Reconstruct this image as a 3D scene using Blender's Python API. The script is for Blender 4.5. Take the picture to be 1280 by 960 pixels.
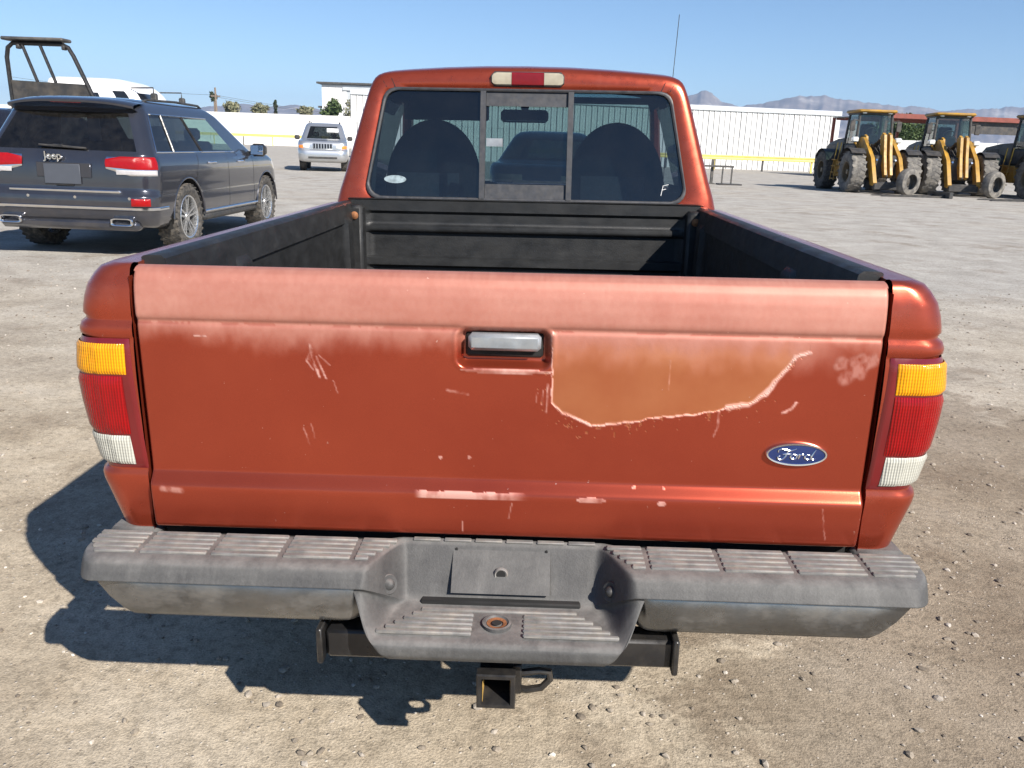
import bpy, bmesh, math, random
import numpy as np
from mathutils import Matrix, Vector
for o in list(bpy.data.objects): bpy.data.objects.remove(o)
random.seed(7); rng = np.random.default_rng(7)
scene = bpy.context.scene
R_ = math.radians
# ------------------------------------------------------------------ camera
CAM_H = 1.30; PITCH = R_(15.8); ROLL = R_(2.0); YAW = R_(1.6); FPX = 1050.0
def cam_basis(roll):
    f = np.array([-math.sin(YAW)*math.cos(PITCH), math.cos(YAW)*math.cos(PITCH), -math.sin(PITCH)])
    r = np.array([math.cos(YAW), math.sin(YAW), 0.0]); u = np.cross(r, f)
    r2 = r*math.cos(roll)+u*math.sin(roll); u2 = -r*math.sin(roll)+u*math.cos(roll)
    return r2, u2, f
r2, u2, f2 = cam_basis(ROLL)
cd = bpy.data.cameras.new('camera'); cam = bpy.data.objects.new('camera', cd); scene.collection.objects.link(cam)
cam.matrix_world = Matrix(((r2[0],u2[0],-f2[0],0),(r2[1],u2[1],-f2[1],0),(r2[2],u2[2],-f2[2],CAM_H),(0,0,0,1)))
cd.sensor_width = 36; cd.lens = FPX/1280*36; cd.clip_start = 0.05; cd.clip_end = 30000
scene.camera = cam
# ------------------------------------------------------------------ world, sun, exposure
SUN = Vector((0.87, -1.04, 1.0)).normalized()
elev = math.asin(SUN.z); azim = math.atan2(SUN.x, SUN.y)
w = bpy.data.worlds.new('World'); scene.world = w; w.use_nodes = True
nt = w.node_tree; nt.nodes.clear()
sky = nt.nodes.new('ShaderNodeTexSky'); sky.sky_type = 'NISHITA'; sky.sun_disc = False
sky.sun_elevation = elev; sky.sun_rotation = azim; sky.altitude = 700; sky.air_density = 0.95; sky.dust_density = 0.0; sky.ozone_density = 5.0
bg = nt.nodes.new('ShaderNodeBackground'); bg.inputs[1].default_value = 0.072
wo = nt.nodes.new('ShaderNodeOutputWorld'); nt.links.new(sky.outputs[0], bg.inputs[0]); nt.links.new(bg.outputs[0], wo.inputs[0])
sd = bpy.data.lights.new('sun', 'SUN'); sd.energy = 5.0; sd.angle = R_(0.53); sd.color = (1.0, 0.93, 0.84)
so = bpy.data.objects.new('sun', sd); scene.collection.objects.link(so); so.rotation_euler = SUN.to_track_quat('Z', 'Y').to_euler()
vs = scene.view_settings; vs.view_transform = 'Standard'; vs.look = 'None'; vs.exposure = 0.85; vs.gamma = 1; vs.use_curve_mapping = False

# ------------------------------------------------------------------ node helpers
def new_mat(name):
    m = bpy.data.materials.new(name); m.use_nodes = True; n = m.node_tree; n.nodes.clear()
    out = n.nodes.new('ShaderNodeOutputMaterial'); return m, n, out
def N(n, t, **kw):
    x = n.nodes.new(t)
    for k, v in kw.items():
        if k.startswith('i_'): x.inputs[int(k[2:])].default_value = v
        else: setattr(x, k, v)
    return x
def ramp(n, src, stops):
    r = n.nodes.new('ShaderNodeValToRGB'); e = r.color_ramp.elements
    while len(e) < len(stops): e.new(0.5)
    for k, (p, c) in enumerate(stops):
        e[k].position = p; e[k].color = (c, c, c, 1) if isinstance(c, (int, float)) else (*c, 1)
    n.links.new(src, r.inputs[0]); return r
def mixc(n, fac, a, b, mode='MIX'):
    x = n.nodes.new('ShaderNodeMix'); x.data_type = 'RGBA'; x.blend_type = mode
    for sock, v in ((x.inputs[0], fac), (x.inputs[6], a), (x.inputs[7], b)):
        if isinstance(v, bpy.types.NodeSocket): n.links.new(v, sock)
        elif isinstance(v, (int, float)): sock.default_value = v
        else: sock.default_value = (*v, 1)
    return x.outputs[2]
def noise(n, scale, detail=4, rough=0.55, vec=None, stretch=None):
    t = N(n, 'ShaderNodeTexNoise'); t.inputs['Scale'].default_value = scale; t.inputs['Detail'].default_value = detail; t.inputs['Roughness'].default_value = rough
    if vec is None:
        vec = N(n, 'ShaderNodeTexCoord').outputs['Object']
    if stretch:
        mp = N(n, 'ShaderNodeMapping'); mp.inputs['Scale'].default_value = stretch; n.links.new(vec, mp.inputs[0]); vec = mp.outputs[0]
    n.links.new(vec, t.inputs['Vector']); return t.outputs['Fac']
def pbr(n, out, col, rough=0.5, metal=0.0, coat=0.0, coat_rough=0.1, spec=0.5, bump=None, bstr=0.2, bdist=0.01):
    p = N(n, 'ShaderNodeBsdfPrincipled')
    for nm, v in (('Base Color', col), ('Roughness', rough), ('Metallic', metal), ('Coat Weight', coat), ('Coat Roughness', coat_rough), ('Specular IOR Level', spec)):
        s = p.inputs[nm]
        if isinstance(v, bpy.types.NodeSocket): n.links.new(v, s)
        elif isinstance(v, (int, float)): s.default_value = v
        else: s.default_value = (*v, 1)
    if bump is not None:
        b = N(n, 'ShaderNodeBump'); b.inputs['Strength'].default_value = bstr; b.inputs['Distance'].default_value = bdist
        n.links.new(bump, b.inputs['Height']); n.links.new(b.outputs[0], p.inputs['Normal'])
    n.links.new(p.outputs[0], out.inputs[0]); return p
def simple(name, col, rough=0.5, metal=0.0, coat=0.0, var=0.12, vscale=8, rvar=0.1, bump=0.0, bscale=60, coat_rough=0.1, spec=0.5, dust=0.0, dustcol=(0.42, 0.36, 0.28)):
    m, n, out = new_mat(name)
    f = noise(n, vscale, 5)
    lo = tuple(c*(1-var) for c in col); hi = tuple(min(1, c*(1+var)) for c in col)
    c = ramp(n, f, [(0.3, lo), (0.7, hi)]).outputs[0]
    r = ramp(n, noise(n, vscale*2.3, 4), [(0.3, max(0.0, rough-rvar)), (0.7, min(1, rough+rvar))]).outputs[0]
    if dust:
        d = ramp(n, noise(n, vscale*0.9, 6, 0.65), [(0.42, 0.0), (0.75, dust)]).outputs[0]
        c = mixc(n, d, c, dustcol)
    pbr(n, out, c, r, metal, coat, coat_rough, spec, noise(n, bscale, 3) if bump else None, bump, 0.004)
    return m
def glass(name, tint, refl=1.0, rough=0.0, dirt=0.0):
    m, n, out = new_mat(name)
    t = N(n, 'ShaderNodeBsdfTransparent'); t.inputs[0].default_value = (*tint, 1)
    g = N(n, 'ShaderNodeBsdfGlossy'); g.inputs['Roughness'].default_value = rough; g.inputs[0].default_value = (refl, refl, refl, 1)
    lw = N(n, 'ShaderNodeLayerWeight'); lw.inputs[0].default_value = 0.5
    pw = N(n, 'ShaderNodeMath', operation='POWER'); pw.inputs[1].default_value = 5.0; n.links.new(lw.outputs['Facing'], pw.inputs[0])
    fr = N(n, 'ShaderNodeMath', operation='MULTIPLY_ADD'); fr.inputs[1].default_value = 0.93; fr.inputs[2].default_value = 0.06; n.links.new(pw.outputs[0], fr.inputs[0])
    mx = N(n, 'ShaderNodeMixShader'); n.links.new(fr.outputs[0], mx.inputs[0]); n.links.new(t.outputs[0], mx.inputs[1]); n.links.new(g.outputs[0], mx.inputs[2])
    last = mx
    if dirt:
        d = N(n, 'ShaderNodeBsdfDiffuse'); d.inputs[0].default_value = (0.45, 0.42, 0.38, 1)
        r = ramp(n, noise(n, 9, 6, 0.7), [(0.35, 0.2*dirt), (0.75, dirt)])
        m2 = N(n, 'ShaderNodeMixShader'); n.links.new(r.outputs[0], m2.inputs[0]); n.links.new(mx.outputs[0], m2.inputs[1]); n.links.new(d.outputs[0], m2.inputs[2]); last = m2
    n.links.new(last.outputs[0], out.inputs[0]); return m

# ------------------------------------------------------------------ mesh helpers
class MB:
    def __init__(s): s.v = []; s.f = []
    def add(s, vs, fs):
        k = len(s.v); s.v += [tuple(map(float, p)) for p in vs]; s.f += [tuple(k+i for i in q) for q in fs]; return s
    def grid(s, P, cu=False, cv=False, skip=None):
        nu, nv = len(P), len(P[0]); vs = [p for r in P for p in r]; fs = []
        for i in range(nu if cu else nu-1):
            for j in range(nv if cv else nv-1):
                if skip and skip(i, j): continue
                a, b = i, (i+1) % nu; c, d = j, (j+1) % nv
                fs.append((a*nv+c, b*nv+c, b*nv+d, a*nv+d))
        return s.add(vs, fs)
    def box(s, x0, x1, y0, y1, z0, z1, b=0.0, M=None):
        if x0 > x1: x0, x1 = x1, x0
        if y0 > y1: y0, y1 = y1, y0
        if z0 > z1: z0, z1 = z1, z0
        b = min(b, (x1-x0)*.45, (y1-y0)*.45, (z1-z0)*.45)
        if b <= 0:
            vs = [(x, y, z) for z in (z0, z1) for y in (y0, y1) for x in (x0, x1)]
            fs = [(0,2,3,1),(4,5,7,6),(0,1,5,4),(2,6,7,3),(0,4,6,2),(1,3,7,5)]
        else:
            vs = []; idx = {}
            X = (x0, x1); Y = (y0, y1); Z = (z0, z1)
            for i in (0,1):
                for j in (0,1):
                    for k in (0,1):
                        sx, sy, sz = (1 if i == 0 else -1), (1 if j == 0 else -1), (1 if k == 0 else -1)
                        for a in range(3):
                            idx[i,j,k,a] = len(vs)
                            vs.append((X[i]+(sx*b if a != 0 else 0), Y[j]+(sy*b if a != 1 else 0), Z[k]+(sz*b if a != 2 else 0)))
            fs = []
            for i in (0,1): fs.append([idx[i,j,k,0] for j,k in ((0,0),(1,0),(1,1),(0,1))])
            for j in (0,1): fs.append([idx[i,j,k,1] for i,k in ((0,0),(1,0),(1,1),(0,1))])
            for k in (0,1): fs.append([idx[i,j,k,2] for i,j in ((0,0),(1,0),(1,1),(0,1))])
            for j in (0,1):
                for k in (0,1): fs.append([idx[0,j,k,1], idx[1,j,k,1], idx[1,j,k,2], idx[0,j,k,2]])
            for i in (0,1):
                for k in (0,1): fs.append([idx[i,0,k,0], idx[i,1,k,0], idx[i,1,k,2], idx[i,0,k,2]])
            for i in (0,1):
                for j in (0,1): fs.append([idx[i,j,0,0], idx[i,j,1,0], idx[i,j,1,1], idx[i,j,0,1]])
            for i in (0,1):
                for j in (0,1):
                    for k in (0,1): fs.append([idx[i,j,k,a] for a in range(3)])
        if M is not None: vs = [tuple(M @ Vector(p)) for p in vs]
        return s.add(vs, fs)
    def tube(s, path, r, n=10, cap=True, flat=None):
        path = [Vector(p) for p in path]; rs = r if isinstance(r, (list, tuple)) else [r]*len(path); rings = []; prev = None
        for i, p in enumerate(path):
            t = (path[min(i+1, len(path)-1)]-path[max(i-1, 0)]).normalized()
            if prev is None:
                a = Vector((0,0,1)) if abs(t.z) < .9 else Vector((1,0,0)); u = t.cross(a).normalized()
            else: u = (prev-t*prev.dot(t)).normalized()
            prev = u; v = t.cross(u)
            rings.append([tuple(p+(u*math.cos(k*2*math.pi/n)+v*math.sin(k*2*math.pi/n))*rs[i]) for k in range(n)])
        b = len(s.v); s.grid(rings, cv=True)
        if cap:
            s.f.append(tuple(range(b, b+n))); s.f.append(tuple(range(b+(len(path)-1)*n, b+len(path)*n)))
        return s
    def lathe(s, prof, n=24, axis='X', c=(0,0,0), closed=False):
        # prof: (a along axis, radius)
        rings = []
        for a, r in prof:
            ring = []
            for k in range(n):
                t = 2*math.pi*k/n; p, q = r*math.cos(t), r*math.sin(t)
                ring.append({'X': (c[0]+a, c[1]+p, c[2]+q), 'Y': (c[0]+p, c[1]+a, c[2]+q), 'Z': (c[0]+p, c[1]+q, c[2]+a)}[axis])
            rings.append(ring)
        return s.grid(rings, cu=closed, cv=True)
    def prism(s, pts, a, b, axis='X'):
        # polygon pts (p,q) extruded from a to b along axis
        n = len(pts)
        def mk(t): return [{'X': (t, p, q), 'Y': (p, t, q), 'Z': (p, q, t)}[axis] for p, q in pts]
        vs = mk(a)+mk(b); fs = [tuple(range(n)), tuple(range(n, 2*n))]+[(i, (i+1) % n, n+(i+1) % n, n+i) for i in range(n)]
        return s.add(vs, fs)
    def xf(s, M):
        s.v = [tuple(M @ Vector(p)) for p in s.v]; return s
SHIFT = [Vector((0,0,0))]
def obj(name, mb, mat, parent=None, angle=38, recalc=True, kind=None):
    me = bpy.data.meshes.new(name); sh = SHIFT[0]
    me.from_pydata([(p[0]-sh.x, p[1]-sh.y, p[2]-sh.z) for p in mb.v], [], [tuple(q) for q in mb.f])
    if recalc:
        bm = bmesh.new(); bm.from_mesh(me); bmesh.ops.recalc_face_normals(bm, faces=bm.faces[:]); bm.to_mesh(me); bm.free()
    if angle:
        me.polygons.foreach_set('use_smooth', [True]*len(me.polygons)); me.set_sharp_from_angle(angle=R_(angle))
    me.materials.append(mat); me.update()
    o = bpy.data.objects.new(name, me); scene.collection.objects.link(o)
    if parent: o.parent = parent
    if kind: o['kind'] = kind
    return o
def tag(o, label, cat, group=None):
    o['label'] = label; o['category'] = cat
    if group: o['group'] = group
    return o
def empty(name, label, cat, loc=(0,0,0), rz=0, group=None):
    o = bpy.data.objects.new(name, None); scene.collection.objects.link(o); o.empty_display_size = 0.3
    o.location = loc; o.rotation_euler = (0,0,rz); return tag(o, label, cat, group)
def copy_tree(o, parent=None):
    c = o.copy(); scene.collection.objects.link(c); c.parent = parent
    for ch in list(o.children): copy_tree(ch, c)
    return c
def sstep(a, b, x):
    t = np.clip((x-a)/(b-a), 0, 1); return t*t*(3-2*t)
def rrect(cx, cz, hx, hz, r, n=8, wtop=None):
    pts = []
    for qx, qz, a0 in ((1,1,0),(-1,1,90),(-1,-1,180),(1,-1,270)):
        for k in range(n+1):
            a = R_(a0+90*k/n); pts.append((cx+qx*(hx-r)+r*math.cos(a), cz+qz*(hz-r)+r*math.sin(a)))
    return pts
def vnoise2(x, y, seed=0):
    # smooth value noise, numpy arrays
    r = np.random.default_rng(seed); T = r.random((256, 256))
    xi = np.floor(x).astype(int); yi = np.floor(y).astype(int); fx = x-xi; fy = y-yi
    fx = fx*fx*(3-2*fx); fy = fy*fy*(3-2*fy)
    a = T[xi % 256, yi % 256]; b = T[(xi+1) % 256, yi % 256]; c = T[xi % 256, (yi+1) % 256]; d = T[(xi+1) % 256, (yi+1) % 256]
    return a*(1-fx)*(1-fy)+b*fx*(1-fy)+c*(1-fx)*fy+d*fx*fy
def fbm(x, y, oct=4, seed=0):
    s = 0; a = 0.5
    for k in range(oct): s = s+a*vnoise2(x*2**k+17*k, y*2**k+31*k, seed+k); a *= .5
    return s
def text_mesh(name, txt, size, ext, mat, parent, M):
    cu = bpy.data.curves.new(name, 'FONT'); cu.body = txt; cu.size = size; cu.extrude = ext; cu.align_x = 'CENTER'; cu.align_y = 'CENTER'; cu.offset = size*0.012
    to = bpy.data.objects.new(name+'_t', cu); scene.collection.objects.link(to)
    bpy.context.view_layer.update()
    me = bpy.data.meshes.new_from_object(to.evaluated_get(bpy.context.evaluated_depsgraph_get()))
    bpy.data.objects.remove(to); bpy.data.curves.remove(cu)
    me.transform(M); me.materials.clear(); me.materials.append(mat); me.name = name
    o = bpy.data.objects.new(name, me); scene.collection.objects.link(o); o.parent = parent
    return o

# ------------------------------------------------------------------ shared materials
M = {}
M['black_plastic'] = simple('black plastic', (0.025, 0.026, 0.028), 0.55, vscale=14, var=.3, dust=0.12)
M['black_paint'] = simple('black paint', (0.012, 0.012, 0.013), 0.35, vscale=18, var=.3, dust=0.06)
M['dark_gap'] = simple('dark underside', (0.012, 0.012, 0.012), 0.9, var=.3)
M['rubber'] = simple('tyre rubber', (0.035, 0.034, 0.033), 0.85, vscale=22, var=.3, bump=.3, dust=0.45, dustcol=(0.30,0.26,0.21))
M['chrome'] = simple('chrome', (0.75, 0.76, 0.78), 0.12, 1.0, var=.05, rvar=.06)
M['alloy'] = simple('alloy wheel', (0.62, 0.63, 0.64), 0.28, 0.9, var=.06, vscale=20, dust=.15)
M['steel_rim'] = simple('steel rim', (0.20, 0.19, 0.18), 0.5, 0.6, var=.2, dust=.3)
M['rust'] = simple('rust', (0.22, 0.09, 0.035), 0.85, vscale=40, var=.5, bump=.4, bscale=150)
M['grey_cloth'] = simple('grey seat cloth', (0.11, 0.115, 0.125), 0.9, vscale=60, var=.2, bump=.3, bscale=400)
M['dark_cloth'] = simple('dark interior trim', (0.016, 0.017, 0.020), 0.85, vscale=30, var=.2)
M['glass_rear'] = glass('tinted rear glass', (0.17, 0.23, 0.255), dirt=0.012)
M['glass_front'] = glass('windscreen glass', (0.60, 0.76, 0.71), dirt=0.008)
M['glass_dark'] = glass('privacy glass', (0.06, 0.065, 0.075), dirt=0.03)
M['glass_car'] = glass('car glass', (0.45, 0.58, 0.55), dirt=0.03)

# ------------------------------------------------------------------ ground
def axis_lines(lo, hi, d0, d1, step, grow):
    a = list(np.arange(d0, d1+1e-6, step)); s = step
    while a[-1] < hi: s *= grow; a.append(a[-1]+s)
    s = step; b = []; x = d0
    while x > lo: s *= grow; x -= s; b.append(x)
    return np.array(b[::-1]+a)
gx = axis_lines(-7800, 7800, -2.8, 2.8, 0.03, 1.09); gy = axis_lines(-400, 8000, 0.3, 5.2, 0.03, 1.09)
GX, GY = np.meshgrid(gx, gy, indexing='ij')
dist = np.hypot(GX, GY)
def ground_h(X, Y):
    d = np.hypot(X, Y)
    amp = np.clip(1.2-d/60, 0, 1)
    h = (fbm(X*1.1+50, Y*1.1+50, 3, 3)-.45)*0.022 + (fbm(X*7+90, Y*7+90, 3, 9)-.45)*0.010
    return h*amp-0.004
GZ = ground_h(GX, GY)
mb = MB(); P = np.stack([GX, GY, GZ], -1)
nx_, ny_ = GX.shape
me = bpy.data.meshes.new('ground')
ii, jj = np.meshgrid(np.arange(nx_-1), np.arange(ny_-1), indexing='ij'); base = (ii*ny_+jj).ravel()
quads = np.stack([base, base+ny_, base+ny_+1, base+1], -1)
me.vertices.add(nx_*ny_); me.vertices.foreach_set('co', P.reshape(-1))
me.loops.add(quads.size); me.loops.foreach_set('vertex_index', quads.ravel().astype(np.int32))
me.polygons.add(len(quads)); me.polygons.foreach_set('loop_start', np.arange(0, quads.size, 4, dtype=np.int32)); me.polygons.foreach_set('use_smooth', np.ones(len(quads), bool))
me.update(calc_edges=True); me.validate()
m, n, out = new_mat('dusty gravel ground')
co = N(n, 'ShaderNodeTexCoord').outputs['Object']
big = noise(n, 0.22, 5, .6, co); mid = noise(n, 1.6, 6, .65, co); fine = noise(n, 38, 5, .7, co); grit = noise(n, 160, 3, .7, co)
tan = ramp(n, mid, [(0.30, (0.27,0.22,0.16)), (0.50, (0.41,0.348,0.262)), (0.72, (0.53,0.465,0.37))]).outputs[0]
grey = ramp(n, mid, [(0.30, (0.30,0.28,0.25)), (0.55, (0.39,0.37,0.335)), (0.75, (0.47,0.45,0.41))]).outputs[0]
sep = N(n, 'ShaderNodeSeparateXYZ'); n.links.new(co, sep.inputs[0])
# worn asphalt out in the yard, loose dirt near the truck
mr = N(n, 'ShaderNodeMapRange'); mr.inputs[1].default_value = 3.0; mr.inputs[2].default_value = 9.0; n.links.new(sep.outputs[1], mr.inputs[0])
ad = N(n, 'ShaderNodeMath', operation='ADD'); n.links.new(mr.outputs[0], ad.inputs[0])
sb = N(n, 'ShaderNodeMath', operation='MULTIPLY_ADD'); sb.inputs[1].default_value = 1.5; sb.inputs[2].default_value = -0.75; n.links.new(big, sb.inputs[0]); n.links.new(sb.outputs[0], ad.inputs[1]); ad.use_clamp = True
c = mixc(n, ad.outputs[0], tan, grey)
dk = ramp(n, noise(n, 0.9, 7, .72, co), [(0.54, 0.0), (0.68, 0.65)]).outputs[0]
c = mixc(n, dk, c, (0.17, 0.125, 0.085))
dm = N(n, 'ShaderNodeMapping'); dm.inputs['Location'].default_value = (-2.0, -2.35, 0); n.links.new(co, dm.inputs[0])
ds = N(n, 'ShaderNodeVectorMath', operation='LENGTH'); dsc = N(n, 'ShaderNodeVectorMath', operation='MULTIPLY'); dsc.inputs[1].default_value = (0.75, 0.50, 1); n.links.new(dm.outputs[0], dsc.inputs[0]); n.links.new(dsc.outputs[0], ds.inputs[0])
dn = N(n, 'ShaderNodeMath', operation='MULTIPLY_ADD'); dn.inputs[1].default_value = -2.2; n.links.new(noise(n, 2.4, 7, .7, co), dn.inputs[0]); n.links.new(ds.outputs['Value'], dn.inputs[2])
c = mixc(n, ramp(n, dn.outputs[0], [(0.0, .50), (.16, 0.0)]).outputs[0], c, (0.15, 0.112, 0.078))
trk = ramp(n, noise(n, 0.5, 5, .6, co, (0.25, 2.2, 1)), [(0.56, 0.0), (0.66, 0.12)]).outputs[0]
c = mixc(n, trk, c, (0.24, 0.20, 0.16))
sp = ramp(n, fine, [(0.30, 0.62), (0.5, 1.0), (0.68, 1.12)]).outputs[0]
c = mixc(n, 1.0, c, sp, 'MULTIPLY')
c = mixc(n, 0.8, c, ramp(n, noise(n, 9, 4, .75, co), [(0.32, .86), (0.5, 1.0), (0.7, 1.10)]).outputs[0], 'MULTIPLY')
gr = ramp(n, grit, [(0.32, 0.66), (0.5, 1.0), (0.70, 1.28)]).outputs[0]
c = mixc(n, 0.85, c, gr, 'MULTIPLY')
vo = N(n, 'ShaderNodeTexVoronoi'); vo.inputs['Scale'].default_value = 55; n.links.new(co, vo.inputs['Vector'])
vr = ramp(n, vo.outputs['Distance'], [(0.08, 1.0), (0.22, 0.0)]).outputs[0]
vcol = N(n, 'ShaderNodeSeparateColor'); n.links.new(vo.outputs['Color'], vcol.inputs[0])
vsel = ramp(n, vcol.outputs[0], [(0.70, 0.0), (0.75, 1.0)]).outputs[0]
vm = N(n, 'ShaderNodeMath', operation='MULTIPLY'); n.links.new(vr, vm.inputs[0]); n.links.new(vsel, vm.inputs[1])
c = mixc(n, vm.outputs[0], c, ramp(n, vcol.outputs[1], [(0.0, (0.22,0.19,0.16)), (1.0, (0.66,0.61,0.54))]).outputs[0])
hs = N(n, 'ShaderNodeMath', operation='ADD'); n.links.new(fine, hs.inputs[0]); n.links.new(grit, hs.inputs[1])
h2 = N(n, 'ShaderNodeMath', operation='ADD'); n.links.new(hs.outputs[0], h2.inputs[0]); n.links.new(vm.outputs[0], h2.inputs[1])
pbr(n, out, c, 0.95, spec=0.2, bump=h2.outputs[0], bstr=0.5, bdist=0.009)
me.materials.append(m)
ground = bpy.data.objects.new('ground', me); scene.collection.objects.link(ground); ground['kind'] = 'structure'
# loose stones
ico = bmesh.new(); bmesh.ops.create_icosphere(ico, subdivisions=1, radius=1); iv = np.array([v.co[:] for v in ico.verts]); ifc = np.array([[v.index for v in f.verts] for f in ico.faces]); ico.free()
def stones(name, cnt, smin, smax, mat, xr, yr, power=1.0, flat=.62):
    t = rng.random(cnt); y = yr[0]+(yr[1]-yr[0])*t**power; x = (rng.random(cnt)-.5)*2*(xr[0]+(xr[1]-xr[0])*(y-yr[0])/(yr[1]-yr[0]))
    s = smin*(smax/smin)**(rng.random(cnt)**2.2)
    V = []; Fa = []
    for k in range(cnt):
        d = 1+(rng.random(len(iv))-.5)*.55
        a = rng.random()*6.28; q = iv*d[:, None]*np.array([1, .55+.45*rng.random(), flat*(.6+.4*rng.random())])*s[k]
        q = np.stack([q[:,0]*math.cos(a)-q[:,1]*math.sin(a), q[:,0]*math.sin(a)+q[:,1]*math.cos(a), q[:,2]], -1)
        V.append(q+np.array([x[k], y[k], 0])); Fa.append(ifc+k*len(iv))
    zz = ground_h(x, y)
    V = np.concatenate(V); V[:, 2] += np.repeat(zz+s*.18, len(iv)); Fa = np.concatenate(Fa)
    me = bpy.data.meshes.new(name); me.from_pydata(V.tolist(), [], Fa.tolist()); me.materials.append(mat)
    o = bpy.data.objects.new(name, me); scene.collection.objects.link(o); o['kind'] = 'stuff'; o['label'] = 'small loose stones scattered over the dusty ground'; o['category'] = 'gravel'; return o
m, n, out = new_mat('stone')
g = N(n, 'ShaderNodeNewGeometry')
c = ramp(n, g.outputs['Random Per Island'], [(0.0, (0.15,0.125,0.10)), (0.45, (0.29,0.25,0.20)), (0.85, (0.40,0.355,0.30)), (1.0, (0.58,0.54,0.48))]).outputs[0]
c = mixc(n, 0.8, c, ramp(n, noise(n, 220, 4, .7), [(0.3, .7), (.7, 1.15)]).outputs[0], 'MULTIPLY')
pbr(n, out, c, 0.9, spec=.25)
stones('gravel', 14000, 0.002, 0.0135, m, (1.6, 7.0), (0.5, 9.0), 1.5)
# ================================================================== PICKUP TRUCK
# T-frame: x from the truck's centre line, y forward, z up
TROLL = R_(1.1)
a1, b1, c1 = cam_basis(TROLL); B1 = np.stack([a1, b1, c1], 1); B2 = np.stack([r2, u2, f2], 1)
RT = Matrix((B2 @ B1.T).tolist()).to_4x4()
ORG = Vector((0, 3.6, 0))
truck = empty('pickup_truck', 'faded copper red pickup truck with black bed liner and worn grey step bumper', 'pickup truck')
TS = .956
truck.matrix_world = Matrix.Translation((0,0,CAM_H)) @ RT @ Matrix.Scale(TS, 4) @ Matrix.Translation((-0.06, 0, -CAM_H)) @ Matrix.Translation(ORG)
SHIFT[0] = ORG

def paint_mat(name, attr=False, edge=True):
    m, n, out = new_mat(name)
    big = noise(n, 2.2, 5, .6); fl = noise(n, 900, 2, .5); spot = noise(n, 26, 6, .7)
    c = ramp(n, big, [(0.3, (0.335,0.050,0.025)), (0.7, (0.405,0.069,0.033))]).outputs[0]
    c = mixc(n, 0.5, c, ramp(n, fl, [(0.35, .82), (.65, 1.15)]).outputs[0], 'MULTIPLY')
    rough = ramp(n, spot, [(0.3, .25), (.7, .33)]).outputs[0]; metal = 0.72
    coat = 0.28
    # little chips and specks
    ch = ramp(n, noise(n, 75, 3, .6), [(0.735, 0.0), (0.75, 0.75)]).outputs[0]
    if attr:
        at = N(n, 'ShaderNodeAttribute', attribute_name='wear'); s3 = N(n, 'ShaderNodeSeparateColor'); n.links.new(at.outputs['Color'], s3.inputs[0])
        chalk, patch, line = s3.outputs
        ptc = ramp(n, noise(n, 6, 5), [(0.3, (0.54,0.175,0.072)), (.7, (0.61,0.23,0.102))]).outputs[0]
        c = mixc(n, patch, c, ptc)
        chc = ramp(n, noise(n, 11, 6, .7), [(0.3, (0.39,0.19,0.145)), (.7, (0.47,0.25,0.195))]).outputs[0]
        c = mixc(n, chalk, c, chc)
        c = mixc(n, line, c, (0.56,0.34,0.29))
        mx = N(n, 'ShaderNodeMath', operation='MAXIMUM'); n.links.new(chalk, mx.inputs[0]); n.links.new(line, mx.inputs[1])
        mm = N(n, 'ShaderNodeMapRange'); mm.inputs[3].default_value = .75; mm.inputs[4].default_value = 0.05; n.links.new(mx.outputs[0], mm.inputs[0]); metal = mm.outputs[0]
        rr = N(n, 'ShaderNodeMapRange'); rr.inputs[3].default_value = .28; rr.inputs[4].default_value = .68; n.links.new(mx.outputs[0], rr.inputs[0]); rough = rr.outputs[0]
        cc = N(n, 'ShaderNodeMapRange'); cc.inputs[3].default_value = .25; cc.inputs[4].default_value = 0.0; n.links.new(mx.outputs[0], cc.inputs[0]); coat = cc.outputs[0]
        c = mixc(n, ch, c, (0.60,0.36,0.30))
    else:
        # weathered clear coat in ragged clouds
        fd = ramp(n, noise(n, 5, 7, .7), [(0.52, 0.0), (.75, 0.45)]).outputs[0]
        c = mixc(n, fd, c, (0.48,0.14,0.095)); c = mixc(n, ch, c, (0.60,0.36,0.30))
    hb = noise(n, 420, 2); bst = .035
    if attr:
        sm = N(n, 'ShaderNodeMath', operation='MULTIPLY_ADD'); sm.inputs[1].default_value = -2.5; n.links.new(patch, sm.inputs[0]); n.links.new(line, sm.inputs[2])
        s5 = N(n, 'ShaderNodeMath', operation='MULTIPLY_ADD'); s5.inputs[1].default_value = .12; n.links.new(hb, s5.inputs[0]); n.links.new(sm.outputs[0], s5.inputs[2]); hb = s5.outputs[0]; bst = .45
    pbr(n, out, c, rough, metal, coat, 0.16, .5, hb, bst, .002 if not attr else .0012)
    return m
M['paint'] = paint_mat('copper paint'); M['paint_gate'] = paint_mat('worn tailgate paint', True)
XO, Y0, XI = 0.885, 1.612, 0.746

# ---------------- tailgate: a fine height field so that crease, ledge and handle recess are real relief
prof = [(1.672,1.020),(1.672,1.052),(1.668,1.0585),(1.655,1.060),(1.640,1.057),(1.628,1.049),(1.6205,1.036),(1.616,1.015),(1.6135,.990),(1.613,.968),(1.6145,.960),(1.619,.955),(1.6195,.951),(1.6165,.945),(1.616,.930),(1.617,.80),(1.620,.66),(1.6205,.634),(1.617,.6285),(1.604,.612),(1.6015,.606),(1.601,.598),(1.604,.55),(1.607,.520),(1.610,.512),(1.620,.507),(1.66,.507),(1.668,.515),(1.668,.60)]
pts = [np.array(prof[0])]
for a, b in zip(prof[:-1], prof[1:]):
    a = np.array(a); b = np.array(b); k = max(1, int(np.ceil(np.hypot(*(b-a))/0.0028)))
    for t in range(1, k+1): pts.append(a+(b-a)*t/k)
pts = np.array(pts)
for _ in range(3):
    q = pts.copy(); q[1:-1] = (pts[:-2]+2*pts[1:-1]+pts[2:])/4; pts = q
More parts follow.
